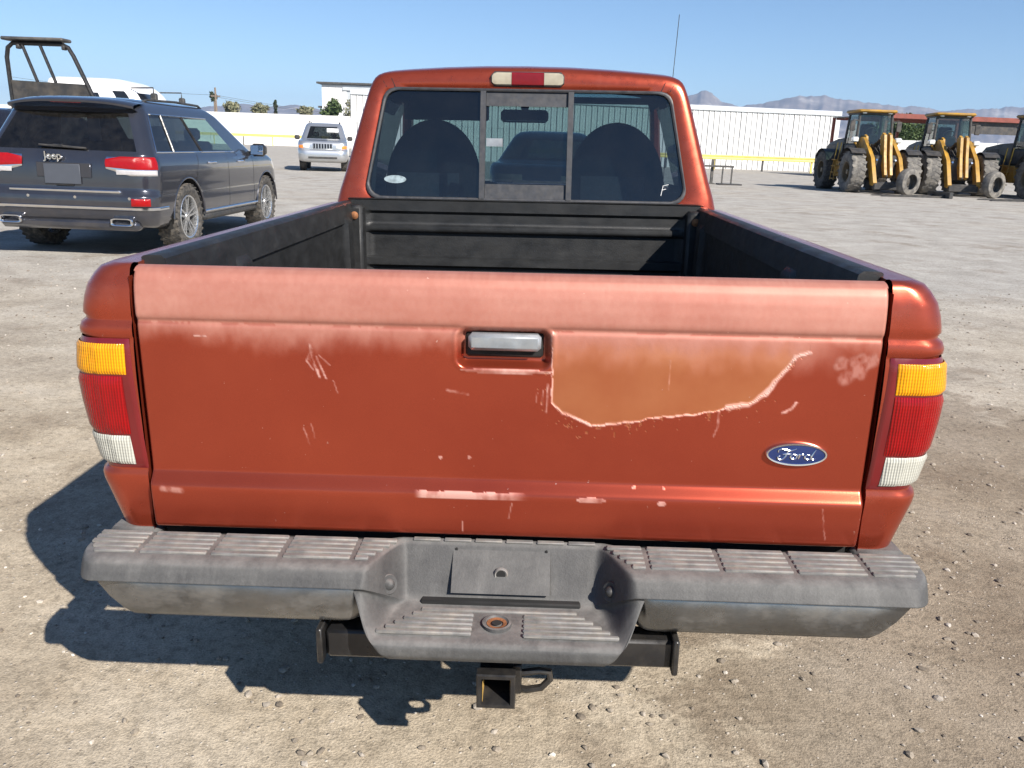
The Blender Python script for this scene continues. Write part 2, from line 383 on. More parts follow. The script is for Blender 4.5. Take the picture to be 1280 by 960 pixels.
HW = 0.737
xs = np.concatenate([[-HW+.0005, -HW+.001], np.linspace(-HW+.003, HW-.003, 560), [HW-.001, HW-.0005]])
TX, TI = np.meshgrid(xs, np.arange(len(pts)), indexing='ij'); TY = pts[TI, 0].copy(); TZ = pts[TI, 1].copy()
front = (TY < 1.64) & (TZ > .5) & (TZ < 1.05)
edge = np.clip((np.abs(TX)-(HW-.006))/.006, 0, 1); TY = TY+np.where(front, edge**2*.007, 0)
# handle recess (rounded box distance)
qx = np.abs(TX+0.002)-(.096-.022); qz = np.abs(TZ-.9135)-(.0415-.022)
sd_ = np.hypot(np.maximum(qx, 0), np.maximum(qz, 0))+np.minimum(np.maximum(qx, qz), 0)-.022
rec = sstep(0.0, -0.016, sd_)
TY = TY+np.where(front, rec*(1.640-TY), 0)
lip = np.exp(-((sd_-.003)/.004)**2)*.0014; TY = TY-np.where(front, lip, 0)
# dents and panel waviness
wav = (fbm(TX*3+11, TZ*4+5, 3, 21)-.45)*.0022
for (dx, dz, r, dp) in ((-.39,.74,.05,.0012), (.62,.70,.05,.0014), (.10,.72,.06,.001), (-.2,.60,.04,.001)): wav = wav+dp*np.exp(-((TX-dx)**2+(TZ-dz)**2)/r**2)
TY = TY+np.where(front, wav, 0)
mb = MB(); mb.grid(np.stack([TX, TY, TZ], -1).tolist())
nv = len(pts); mb.f.append(tuple(range(nv))); mb.f.append(tuple((len(xs)-1)*nv+k for k in range(nv)))
gate = obj('tailgate', mb, M['paint_gate'], truck, angle=50)
# wear painted where the clear coat is gone: chalk band, bare patch with a peeling rim, scratches
X = TX.ravel(); Z = TZ.ravel()
n1 = fbm(X*9+3, Z*9+3, 5, 41); n2 = fbm(X*40+3, Z*25+3, 4, 51); n3 = fbm(X*160, Z*90, 3, 61)
thr = .918+.030*(fbm(X*5, Z*0+2, 4, 71)-.45)*2+.015*np.exp(-((X+.55)/.25)**2)*-1+(n2-.45)*.035
chalk = np.where(Z > .95, .72+.22*(n1-.45), sstep(-.022, .040, Z-thr)*.68)
chalk = chalk*np.clip(.95+(n3-.45)*.22, 0, 1)
chalk = np.maximum(chalk, sstep(.72, .56, X)*sstep(.03, .11, X)*sstep(.865, .955, Z+(n2-.45)*.05)*.70*(Z < .96))
chalk = chalk-.25*np.exp(-((Z-.951)/.003)**2)*(n2 > .42)
border = [(0.091,0.95),(0.093,0.86),(0.096,0.805),(0.118,0.787),(0.149,0.771),(0.179,0.758),(0.235,0.769),(0.275,0.771),(0.322,0.783),(0.386,0.787),(0.441,0.803),(0.487,0.813),(0.517,0.834),(0.538,0.863),(0.558,0.893),(0.568,0.914),(0.597,0.923)]
def segd(X, Z, p, q):
    p = np.array(p); q = np.array(q); d = q-p; t = np.clip(((X-p[0])*d[0]+(Z-p[1])*d[1])/(d@d), 0, 1)
    return np.hypot(X-p[0]-t*d[0], Z-p[1]-t*d[1])
jx = X+(fbm(X*45, Z*45, 3, 81)-.45)*.010; jz = Z+(fbm(X*45+9, Z*45+9, 3, 91)-.45)*.012
bd = np.full_like(X, 9.0); wd = np.full_like(X, .002)
for k, (p, q) in enumerate(zip(border[:-1], border[1:])):
    d = segd(jx, jz, p, q); cl = d < bd; bd = np.where(cl, d, bd); wd = np.where(cl, (.0012,.0016,.0026,.0032,.0034,.003,.002,.002,.0022,.002,.0055,.0055,.0055,.005,.0045,.004)[k], wd)
poly = border+[(.60,.99),(.09,.99)]
ins = np.zeros(len(X), bool)
for (x1, z1), (x2, z2) in zip(poly, poly[1:]+poly[:1]):
    if z1 != z2:
        c_ = ((z1 > jz) != (z2 > jz)) & (jx < (x2-x1)*(jz-z1)/(z2-z1)+x1); ins ^= c_
patch = np.where(ins, np.clip(.80+.5*(n1-.45), 0, 1), 0)*sstep(.948, .905, Z+(n2-.45)*.03)
flk = (bd < .035) & (n3 > .60+bd*3.5) & (~ins) & (Z < .92); patch = np.where(flk, .55, patch)
line = sstep(wd*1.25, wd*.55, bd)*np.clip(.55+.9*(n2-.3), 0, .95)
def scr(pl, wdt, st):
    global line
    for p, q in zip(pl[:-1], pl[1:]):
        line = np.maximum(line, sstep(wdt*1.5, wdt*.6, segd(X+(n2-.45)*.004, Z+(n1-.45)*.004, p, q))*st*np.clip(n3*2.2-.25, 0, 1))
for pl, wdt, st in (([(-.389,.912),(-.384,.88),(-.373,.847)], .0022, .8), ([(-.377,.889),(-.360,.844)], .0018, .7), ([(-.386,.905),(-.397,.88),(-.385,.862)], .0016, .6), ([(-.372,.892),(-.351,.873)], .0014, .5),
    ([(-.39,.885),(-.375,.86)], .0025, .6), ([(.56,.798),(.574,.806),(.582,.819)], .0026, .95), ([(.556,.797),(.566,.800)], .0024, .9), ([(-.411,.735),(-.400,.700)], .0014, .45), ([(-.395,.745),(-.389,.715)], .0012, .35),
    ([(.087,.843),(.085,.785)], .0016, .7), ([(.077,.83),(.076,.80)], .0012, .5), ([(.066,.825),(.064,.805)], .0012, .4), ([(-.345,.84),(-.338,.815)], .0012, .5), ([(.655,.895),(.70,.915)], .008, .35), ([(.67,.870),(.72,.91)], .012, .40), ([(.66,.905),(.70,.88)], .010, .32),
    ([(.655,.60),(.664,.545),(.668,.53)], .0012, .4), ([(.325,.90),(.326,.84)], .0012, .4), ([(.43,.80),(.432,.765),(.425,.745)], .0016, .5), ([(-.62,.925),(-.60,.925)], .002, .8), ([(-.71,.60),(-.67,.597)], .006, .5), ([(.02,.59),(.012,.555)], .0012, .5), ([(-.083,.545),(-.082,.522)], .0012, .6), ([(-.115,.825),(-.075,.818)], .0025, .45)): scr(pl, wdt, st)
line = np.maximum(line, (np.abs(Z-.6045) < .007+.006*(n2-.45))*sstep(-.185, -.165, X)*sstep(.06, -.01, X)*np.clip(n2*2.4-.62, 0, .75))
for (x0, z0, rx, rz, st) in ((.183,.602,.030,.006,.75), (.327,.599,.010,.005,.8), (.27,.628,.004,.003,.8), (.33,.628,.003,.003,.8), (-.13,.68,.003,.004,.7), (-.07,.682,.003,.004,.7), (0.0,.868,.085,.006,.8)):
    line = np.maximum(line, (((X-x0)/rx)**2+((Z-z0)/rz)**2 < .6+n2)*st*np.clip(n2*2-.3, 0, 1))
col = np.zeros((len(X), 4), np.float32); col[:, 0] = np.clip(chalk, 0, 1); col[:, 1] = patch; col[:, 2] = np.clip(line, 0, 1); col[:, 3] = 1
at = gate.data.attributes.new('wear', 'FLOAT_COLOR', 'POINT'); at.data.foreach_set('color', col.ravel())
# handle
mb = MB(); mb.box(-.080, .076, 1.632, 1.644, .893, .945, .006); obj('handle_shade', mb, M['dark_gap'], gate)  # black block standing in for the shade behind the handle
M['handle'] = simple('weathered grey handle', (0.23,0.25,0.27), .38, .25, vscale=25, var=.25, dust=.2)
mb = MB(); mb.box(-.073, .071, 1.606, 1.632, .911, .945, .007); obj('handle', mb, M['handle'], gate)
# emblem
M['chrome_trim'] = simple('emblem chrome', (0.80,0.81,0.83), .16, 1.0, var=.05)
M['emblem_blue'] = simple('emblem blue', (0.012,0.030,0.13), .22, .3, coat=.6, var=.1)
def ell(rx, rz, n=48): return [(.5925+rx*math.cos(2*math.pi*k/n), .7115+rz*math.sin(2*math.pi*k/n)) for k in range(n)]
mb = MB(); mb.grid([[(x, y, z) for x, z in ell(rx, rz)] for rx, rz, y in ((.0625,.0255,1.624),(.0625,.0255,1.6125),(.0605,.0235,1.6095),(.0575,.0205,1.6100),(.0570,.0200,1.613))], cv=True)
emb = obj('emblem', mb, M['chrome_trim'], gate)
mb = MB(); mb.grid([[(.5925+(x-.5925)*s, y, .7115+(z-.7115)*s) for x, z in ell(.0572,.0202)] for s, y in ((1,1.6118),(.6,1.6105),(.02,1.6100))], cv=True); obj('emblem_field', mb, M['emblem_blue'], emb)
def cr(p, n=6):
    o = []
    for i in range(len(p)-1):
        p0, p1, p2, p3 = p[max(i-1,0)], p[i], p[i+1], p[min(i+2,len(p)-1)]
        for k in range(n):
            t = k/n; o.append(tuple(.5*((2*p1[d])+(-p0[d]+p2[d])*t+(2*p0[d]-5*p1[d]+4*p2[d]-p3[d])*t*t+(-p0[d]+3*p1[d]-3*p2[d]+p3[d])*t**3) for d in range(2)))
    return o+[tuple(p[-1])]
def circ(cx, cy, rx, ry, a0=0, a1=360): return [(cx+rx*math.cos(R_(a)), cy+ry*math.sin(R_(a))) for a in np.linspace(a0, a1, 14)]
strokes = [[(-.98,.18),(-.97,.36),(-.82,.46),(-.6,.40),(-.38,.34),(-.18,.42),(-.04,.52)], [(-.48,.38),(-.52,.12),(-.62,-.2),(-.78,-.40),(-.96,-.36),(-.98,-.18),(-.88,-.12)], [(-.76,.02),(-.58,.05),(-.36,.07),(-.30,.14)],
    circ(-.16,-.15,.16,.19,80,440), [(-.06,.02),(.04,-.02),(.12,.06)], [(.12,.08),(.15,-.05),(.09,-.33)], [(.12,-.1),(.22,.04),(.33,.06),(.37,-.02)], circ(.60,-.15,.17,.19,60,400), [(.98,.46),(.88,.22),(.78,-.12),(.78,-.30),(.88,-.34),(.99,-.26)]]
mb = MB()
for st in strokes:
    p = cr(st); q = [(.5925+a*.038, 1.6098, .7115+b*.026) for a, b in p]; L = len(q)
    mb.tube(q, [.00085+.0010*math.sin(math.pi*min(1, max(0, (k+.6)/L))) for k in range(L)], 6)
obj('emblem_script', mb, M['chrome_trim'], emb)

# ---------------- bed sides
rows = [(.140,1.040),(.138,1.062),(.105,1.064),(.078,1.062),(.058,1.054),(.045,1.040),(.032,1.020),(.024,.995),(.020,.975),(.0185,.962),(.0235,.955),(.0225,.950),(.014,.943),(.0095,.930),(.0105,.921),(.0165,.917),(.0165,.912),(.011,.90),(.006,.86),(.005,.83),(.008,.78),(.0165,.71),(.028,.65),(.031,.636),(.031,.631),(.023,.625),(.0205,.615),(.022,.602),(.036,.55),(.052,.49),(.058,.462),(.075,.458)]
def side_pt(u, d, sgn, z=None):
    """u: 0..1 rear face from the gate gap, 1..2 corner, 2.. metres along the side"""
    r = .058; xo = XO-d; yr = Y0+.40*d
    xi = min(XI, xo-.004); xr = max(xo-r, xi+.001); rx = xo-xr
    if u <= 1: return (sgn*(xi+(xr-xi)*u), yr)
    if u <= 2:
        a = (u-1)*math.pi/2; return (sgn*(xr+rx*math.sin(a)), yr+r*(1-math.cos(a)))
    return (sgn*xo, yr+r+(u-2))
AXR = 2.78
us = list(np.linspace(0, 1, 7))+list(np.linspace(1, 2, 12))[1:]+[2+k for k in np.linspace(0, 1.86, 70)][1:]
def refine(rows, step=.008):
    o = [rows[0]]
    for a, b in zip(rows[:-1], rows[1:]):
        k = max(1, int(math.hypot(a[0]-b[0], a[1]-b[1])/step))
        for t in range(1, k+1): o.append((a[0]+(b[0]-a[0])*t/k, a[1]+(b[1]-a[1])*t/k))
    return o
rr_ = refine(rows)
for s in (-1, 1):
    Pg = []
    for u in us:
        colm = []
        for d, z in rr_:
            x, y = side_pt(u, d, s)
            if u > 2:
                dy = y-AXR; R2 = .40
                if abs(dy) < R2:
                    za = .33+math.sqrt(R2*R2-dy*dy)
                    if z < za: z = za
            colm.append((x, y, z))
        Pg.append(colm)
    mb = MB(); mb.grid(Pg)
    # inner jamb beside the gate
    mb.grid([[(s*XI, y, z) for z in (1.04,.95,.8,.6,.462)] for y in (Y0+.012, 1.70)])
    side = obj('bed_side', mb, M['paint'], truck, angle=50)
    # dark fill behind the gap and wheel housing
    mb = MB(); mb.box(s*.70, s*.80, 1.68, 1.70, .47, 1.03); mb.box(s*.52, s*.845, AXR-.42, AXR+.42, .50, .78); obj('inner_panel', mb, M['dark_gap'], side, kind='stuff')
    mb = MB(); mb.tube([(s*(XO-.020), AXR+.402*math.cos(a), .33+.405*math.sin(a)) for a in np.linspace(.50, math.pi-.50, 20)], .010, 8); obj('arch_lip', mb, M['paint'], side)

# ---------------- tail lamps wrapped round the corner
def lamp_d(z): return float(np.interp(z, [.63,.65,.71,.78,.83,.86,.90,.918], [.031,.028,.0165,.008,.005,.006,.010,.0125]))
def lamp_patch(s, u0, u1, z0, z1, off, nu=16, nz=10, edge=.004, slant=0.0):
    """pillowed lens patch; slant shifts the inner edge with height"""
    P = []
    for i in range(nu+1):
        colm = []
        for j in range(nz+1):
            tz = j/nz; z = z0+(z1-z0)*tz; ti = i/nu
            ua = u0(z) if callable(u0) else u0
            u = ua+(u1-ua)*ti
            o = off if 0 < i < nu and 0 < j < nz else off-edge
            x, y = side_pt(u, lamp_d(z)-o/1.0, s)
            if u <= 1: y = y-o*.6
            colm.append((x, y, z))
        P.append(colm)
    return MB().grid(P)
def lens_mat(name, col, rough=.2, scale=58, axis=0, emis=None):
    m, n, out = new_mat(name)
    tc = N(n, 'ShaderNodeTexCoord'); wv = N(n, 'ShaderNodeTexWave'); wv.inputs['Scale'].default_value = scale; wv.inputs['Distortion'].default_value = 0.3; wv.bands_direction = 'XYZ'[axis]; n.links.new(tc.outputs['Object'], wv.inputs['Vector'])
    w2 = N(n, 'ShaderNodeTexWave'); w2.inputs['Scale'].default_value = scale*.8; w2.bands_direction = 'Z'; n.links.new(tc.outputs['Object'], w2.inputs['Vector'])
    ad = N(n, 'ShaderNodeMath', operation='MULTIPLY_ADD'); ad.inputs[1].default_value = .22; n.links.new(w2.outputs['Fac'], ad.inputs[0]); n.links.new(wv.outputs['Fac'], ad.inputs[2])
    c = ramp(n, ad.outputs[0], [(0.1, tuple(x*.62 for x in col)), (1.0, col)]).outputs[0]
    c = mixc(n, 0.6, c, ramp(n, noise(n, 30, 4), [(.3, .8), (.7, 1.1)]).outputs[0], 'MULTIPLY')
    p = pbr(n, out, c, rough, 0, .25, .06, .3, ad.outputs[0], .5, .002)
    return m
M['amber'] = lens_mat('amber lens', (0.80,0.33,0.002)); M['red'] = lens_mat('red lens', (0.29,0.001,0.003), rough=.10); M['clear'] = lens_mat('clear lens', (0.52,0.52,0.46), scale=58)
M['lamp_edge'] = simple('dark red lamp housing', (0.13,0.006,0.008), .22, 0, coat=.4, var=.12)
for s in (-1, 1):
    lamp = obj('tail_lamp', lamp_patch(s, lambda z: .06+.16*(z-.63)/.29-.10, 2.14, .636, .915, .004, 30, 20), M['lamp_edge'], truck, angle=60)
    lamp['label'] = 'wraparound tail lamp with amber, red and clear lenses'
    inn = lambda k: (lambda z: k)
    obj('amber_lens', lamp_patch(s, .22 if s < 0 else .30, 2.135, .842, .905, .009), M['amber'], lamp, angle=60)
    obj('red_lens', lamp_patch(s, .34 if s < 0 else .30, 2.135, .714, .838, .009), M['red'], lamp, angle=60)
    obj('clear_lens', lamp_patch(s, .38, 2.13, .646, .710, .009), M['clear'], lamp, angle=60)

# ---------------- bed liner
mliner, n, out = new_mat('scuffed black bed liner')
sc = ramp(n, noise(n, 7, 8, .75, None, (1, 1, 3)), [(.40, (0.008,0.0085,0.009)), (.62, (0.016,0.017,0.018)), (.80, (0.055,0.055,0.053))]).outputs[0]
pbr(n, out, sc, ramp(n, noise(n, 15, 4), [(.3,.42),(.7,.65)]).outputs[0], spec=.5, bump=noise(n, 300, 3), bstr=.25, bdist=.003); M['liner'] = mliner
YF = 3.50
liner = None
zs = np.linspace(.545, 1.078, 90); xsf = np.linspace(-.715, .715, 120)
def fw(x, z):
    y = YF
    pan = sstep(.66, .63, abs(x))
    b1 = sstep(.975, .985, z)*sstep(1.035, 1.025, z); b2 = sstep(.955, .945, z)*sstep(.845, .845, z); b3 = sstep(.815, .805, z)*sstep(.66, .67, z)
    return y+.022*pan*(.6*b1+b2+b3)
mb = MB(); mb.grid([[(x, float(fw(x, z)), z) for z in zs] for x in xsf])
mb.grid([[(x, y, z) for y, z in ((YF, 1.078), (YF-.004, 1.083), (YF+.03, 1.085), (YF+.055, 1.078), (YF+.055, 1.0))] for x in (-.725, .725)])
liner = obj('bed_liner', mb, M['liner'], truck, angle=40)
nrib = 11
mb = MB(); P = []
for k in range(nrib*6+1):
    x = -.70+1.40*k/(nrib*6); ph = (k % 6); zf = .548+(.014 if ph in (2,3,4) else 0.0)
    P.append([(x, 1.69, zf), (x, YF+.01, zf)])
mb.grid(P); obj('liner_floor', mb, M['liner'], liner, angle=30)
for s in (-1, 1):
    # wall with vertical stake ribs and a rounded wheel housing
    ys = np.linspace(1.66, YF+.005, 150); zz = np.linspace(.545, 1.045, 50); P = []
    for y in ys:
        c_ = []
        for z in zz:
            x = .700-.02*(1.045-z)
            rib = 0
            for yc in (1.80, 2.12, 3.32): rib = max(rib, float(sstep(.06, .035, abs(y-yc))*sstep(1.03, 1.0, z)))
            x -= .022*rib
            hr = ((y-AXR)/.46)**4+((z-.545)/.24)**4
            x -= .20*float(sstep(1.15, .75, hr))
            c_.append((s*x, y, z))
        P.append(c_)
    mb = MB(); mb.grid(P); obj('liner_wall', mb, M['liner'], liner, angle=40)
    # flange over the rail
    mb = MB(); sec = [(.690,1.000),(.697,1.040),(.703,1.066),(.712,1.0725),(.735,1.0725),(.748,1.071),(.752,1.068),(.752,1.058)]
    mb.grid([[(s*x, y, z) for x, z in sec] for y in np.linspace(1.70, YF+.03, 30)])
    mb.f.append(tuple(range(8)))
    obj('liner_flange', mb, M['liner'], liner, angle=40)
    # front corner post and bolt
    mb = MB(); mb.box(s*.655, s*.715, YF-.07, YF+.01, .55, 1.06, .012); obj('corner_post', mb, M['liner'], liner)
    mb = MB(); mb.lathe([(0,.0001),(0,.013),(-.006,.016),(-.010,.012),(-.012,.0001)], 14, 'Y', (s*.685, YF-.07, 1.02)); obj('bolt', mb, M['rust'], liner)
# frame rails, axle and bed underside
mb = MB(); mb.box(-.70, .70, 1.67, YF, .50, .535)
for s in (-1, 1): mb.box(s*.42, s*.50, 1.66, 6.0, .36, .48)
mb.tube([(-.70, AXR, .33), (.70, AXR, .33)], .05, 12); mb.tube([(-.70, 5.62, .33), (.70, 5.62, .33)], .04, 12)
mb.lathe([(-.12,.02),(-.08,.12),(0,.15),(.08,.12),(.12,.02)], 16, 'Y', (0, AXR, .34)); mb.box(-.45, .45, 4.2, 5.9, .32, .62)
obj('chassis', mb, M['dark_gap'], truck)

# ---------------- rear bumper
mbump, n, out = new_mat('weathered grey bumper plastic')
b0 = ramp(n, noise(n, 6, 7, .7), [(.3, (0.046,0.046,0.047)), (.55, (0.070,0.070,0.069)), (.75, (0.115,0.113,0.110))]).outputs[0]
st = ramp(n, noise(n, 9, 5, .6, None, (4, .6, .6)), [(.50, 0.0), (.75, .40)]).outputs[0]
b0 = mixc(n, st, b0, (0.135,0.133,0.128))
b0 = mixc(n, .7, b0, ramp(n, noise(n, 130, 4, .7), [(.3, .78), (.7, 1.15)]).outputs[0], 'MULTIPLY')
gm = N(n, 'ShaderNodeNewGeometry'); sz = N(n, 'ShaderNodeSeparateXYZ'); n.links.new(gm.outputs['Normal'], sz.inputs[0])
du = N(n, 'ShaderNodeMath', operation='MULTIPLY'); n.links.new(ramp(n, noise(n, 18, 6, .7), [(.35, .15), (.7, .75)]).outputs[0], du.inputs[0]); n.links.new(ramp(n, sz.outputs[2], [(.55, 0.0), (.9, 1.0)]).outputs[0], du.inputs[1])
b0 = mixc(n, du.outputs[0], b0, (0.215,0.21,0.20))
pbr(n, out, b0, .62, spec=.4, bump=noise(n, 260, 3), bstr=.18, bdist=.003); M['bumper'] = mbump
outer = [(1.606,.470),(1.606,.494),(1.600,.5015),(1.56,.502),(1.503,.501),(1.488,.499),(1.474,.493),(1.464,.480),(1.457,.469),(1.454,.464),(1.459,.461),(1.465,.461),(1.47,.461),(1.475,.461),(1.48,.461),(1.485,.461)]
inner = [(1.620,.470),(1.620,.494),(1.616,.500),(1.610,.500),(1.600,.494),(1.593,.482),(1.578,.455),(1.563,.428),(1.548,.404),(1.540,.396),(1.525,.3915),(1.44,.388),(1.408,.385),(1.397,.377),(1.396,.358),(1.404,.346)]
outer = np.array(outer); inner = np.array(inner)
def pr_fine(p, k=5):
    o = []
    for a, b in zip(p[:-1], p[1:]):
        for t in range(k): o.append(a+(b-a)*t/k)
    return np.array(o+[p[-1]])
of, inf = pr_fine(outer), pr_fine(inner)
for _ in range(2):
    of[6:-1] = (of[5:-2]+2*of[6:-1]+of[7:])/4; inf[6:-1] = (inf[5:-2]+2*inf[6:-1]+inf[7:])/4
nb = len(of); tt = np.linspace(0, 1, nb)
bx_ = np.unique(np.concatenate([np.linspace(-.845, -.80, 14), np.linspace(-.80, -.34, 30), np.linspace(-.34, -.14, 60), np.linspace(-.14, .14, 24), np.linspace(.14, .34, 60), np.linspace(.34, .80, 30), np.linspace(.80, .845, 14)]))
def bump_pt(x, j, off=0):
    ax = abs(x); t = tt[j]
    lo = float(np.interp(t, [0,.6,.82,1], [.210,.188,.240,.205])); hi = float(np.interp(t, [0,.6,.82,1], [.256,.272,.297,.296]))
    wgt = float(sstep(lo, hi, ax))
    p = inf[j]*(1-wgt)+of[j]*wgt
    y, z = p
    e = max(0, (ax-.80)/.05)          # rounded ends
    if e > 0:
        k = 1-math.sqrt(max(0, 1-min(1, e)**2)); y = y+(1.60-y)*k*.62 if y < 1.595 else y
        z = z-.006*k
    return (x, y, z)
mb = MB(); mb.grid([[bump_pt(x, j) for j in range(nb)] for x in bx_])
for xe in (0, len(bx_)-1): mb.f.append(tuple(xe*nb+j for j in range(nb)))
bumper = obj('rear_bumper', mb, M['bumper'], truck, angle=50)
bumper['label'] = 'weathered grey plastic step bumper with dull chrome lower panels'
# bumper end shelf round the bed corner
for s in (-1, 1):
    mb = MB(); mb.box(s*.735, s*.845, 1.62, 1.68, .468, .498, .008); obj('bumper_end', mb, M['bumper'], bumper)
# chrome lower panels
mch, n, out = new_mat('dull scratched chrome')
cc = ramp(n, noise(n, 4, 7, .7), [(.35, (0.16,0.17,0.18)), (.65, (0.28,0.29,0.30))]).outputs[0]
dr = ramp(n, noise(n, 5, 8, .7, None, (1, 1, 2)), [(.46, 0.0), (.60, .55)]).outputs[0]
p = pbr(n, out, mixc(n, dr, cc, (0.24,0.225,0.20)), ramp(n, noise(n, 5, 6, .7), [(.35,.20),(.65,.45)]).outputs[0], 1.0, bump=noise(n, 30, 3), bstr=.05, bdist=.004)
mm = N(n, 'ShaderNodeMapRange'); mm.inputs[3].default_value = 1.0; mm.inputs[4].default_value = .5; n.links.new(dr, mm.inputs[0]); n.links.new(mm.outputs[0], p.inputs['Metallic']); M['bumper_chrome'] = mch
cp = [(1.468,.472),(1.462,.462),(1.459,.44),(1.459,.42),(1.461,.400),(1.466,.388),(1.480,.382),(1.53,.382)]
for s in (-1, 1):
    P = []
    for k in range(61):
        ax = .276+(.842-.276)*k/60; colm = []
        for y, z in cp:
            xx = ax-(0 if ax < .60 else (.462-z)*1.55*((ax-.60)/.242)**1.2)
            e = max(0, (xx-.70)/.15); kk = 1-math.sqrt(max(0, 1-min(1, e)**2)); y2 = y+(1.60-y)*kk*.75
            c0 = max(0, .310-ax)/.032; z2 = z+.004*c0
            colm.append((s*xx, y2+.012*max(0, 1-(ax-.276)/.02)**2 if ax < .296 else y2, z2))
        P.append(colm)
    mb = MB(); mb.grid(P); obj('chrome_panel', mb, M['bumper_chrome'], bumper, angle=50)
# tread pads on the top: raised ribs in cells
M['bumper_light'] = simple('scuffed tread rubber', (0.155,0.153,0.149), .7, vscale=30, var=.25, bump=.2, dust=.3)
cells = [(.735,.846),(.590,.725),(.445,.580),(.300,.435),(.212,.290)]
for s in (-1, 1):
    for a, b in cells:
        mb = MB()
        for k in range(5):
            y0 = 1.506+k*.0195; y1 = y0+.0135
            if y1 > 1.602: continue
            aa = a
            if a < .25:
                aa = a+.050*(1-(k/4.0)); 
                if b-aa < .02: continue
            bb = b if b < .8 else b-.012*max(0, 2-k)-.004
            if a < .25:
                e0, e1 = (a+.055*(1-(yy-1.506)/.095) for yy in (y0, y1)); mb.box(s*(e0+e1)/2, s*b, y0, y1, .4985, .5055, .0022); continue
            mb.box(s*aa, s*bb, y0, y1, .4985, .5055, .0022)
        obj('tread_pad', mb, M['bumper_light'], bumper)
mb = MB()
for k in range(5):
    y0 = 1.615-.0*k
for k in range(6):
    a = -.19+k*.065; mb.box(a+.004, a+.061, 1.603, 1.615, .498, .5025, .0015)
obj('tread_strip', mb, M['bumper_light'], bumper)
# step pad ribs
for k in range(6):
    yb = 1.512-k*.0165; hw = .150+(1.52-yb)*.95
    mb = MB()
    segs = [(-hw, -.050), (.050, hw)] if 1.42 < yb < 1.50 else [(-hw, hw)]
    for a, b in segs:
        dl = .0040*.95; sa = dl if abs(a) > .06 else 0; sb2 = dl if abs(b) > .06 else 0
        obj('step_rib', MB().box(a, b, yb-.0050, yb+.0050, .3865, .3950, .0024), M['bumper_light'], bumper)
# plate backing, slot, screw caps, ball hole
def rec_y(z): return float(np.interp(z, inf[::-1, 1], inf[::-1, 0]))
mb = MB(); zt = [.493,.4915,.46,.44,.4165,.415]; P = []
_l = lambda z: float(np.interp(z, [.415,.492], [rec_y(.415), rec_y(.492)])); _dv = max(_l(z)-rec_y(z) for z in np.linspace(.415,.492,30)); pl_y = lambda z: _l(z)-max(0, _dv)-.002
mb.grid([[(x, pl_y(z)-(.003 if 0 < i < 9 and 0 < j < 5 else -.006), z) for j, z in enumerate(zt)] for i, x in enumerate([-.102,-.1005,-.075,-.05,-.02,.02,.05,.075,.1025,.104])])
plate = obj('plate_mount', mb, M['bumper'], bumper, angle=30)
mb = MB(); mb.lathe([(-.002,.0095),(-.004,.0125),(-.001,.0145),(.004,.0145)], 20, 'Y', (.001, pl_y(.448)-.004, .448)); obj('mount_ring', mb, M['bumper_light'], plate)
mb = MB(); mb.lathe([(-.0015,.0001),(-.0015,.0098)], 20, 'Y', (.001, pl_y(.448)-.005, .448)); obj('mount_hole', mb, M['dark_gap'], plate)
for xx in (-.094, .094):
    mb = MB(); mb.lathe([(-.003,.0001),(-.003,.003),(.003,.003)], 10, 'Y', (xx, pl_y(.486)-.002, .486)); obj('screw', mb, M['dark_gap'], plate)
mb = MB(); mb.box(-.162, .166, 1.530, 1.552, .388, .4015, .003); obj('plate_slot', mb, M['dark_gap'], bumper)
for s in (-1, 1):
    nrm = Vector((-s*.72, -.62, .32)).normalized(); c0 = Vector((s*.222, 1.515, .440)); best = None
    for j in range(nb):
        for x in np.linspace(.19, .27, 40):
            p = Vector(bump_pt(s*x, j)); q = abs(p.z-.440)*2+abs(p.x-s*.224)
            if best is None or q < best[0]: best = (q, p)
    c0 = best[1]; mb = MB(); mb.lathe([(-.004,.021),(.002,.021),(.004,.019),(.003,.012),(.009,.009),(.013,.004),(.014,.0001)], 24, 'Z')
    mb.xf(Matrix.Translation(c0) @ nrm.to_track_quat('Z', 'Y').to_matrix().to_4x4()); obj('screw_cap', mb, M['bumper'] if s < 0 else M['black_plastic'], bumper)
mb = MB(); mb.lathe([(-.004,.030),(.006,.029),(.0065,.024),(.003,.021),(.002,.018)], 28, 'Z', (-.002, 1.468, .389)); obj('ball_ring', mb, M['bumper'], bumper)
mb = MB(); mb.lathe([(.004,.020),(.003,.013),(-.010,.012)], 24, 'Z', (-.002, 1.468, .389)); obj('ball_washer', mb, M['rust'], bumper)
mb = MB(); mb.lathe([(.0048,.0001),(.0046,.010)], 18, 'Z', (-.002, 1.468, .389)); obj('ball_hole', mb, M['dark_gap'], bumper)
# dark gap under the gate and bumper backing beam
mb = MB(); mb.box(-.73, .73, 1.645, 1.66, .47, .62); mb.box(-.70, .70, 1.60, 1.63, .40, .46); obj('bumper_beam', mb, M['dark_gap'], bumper)

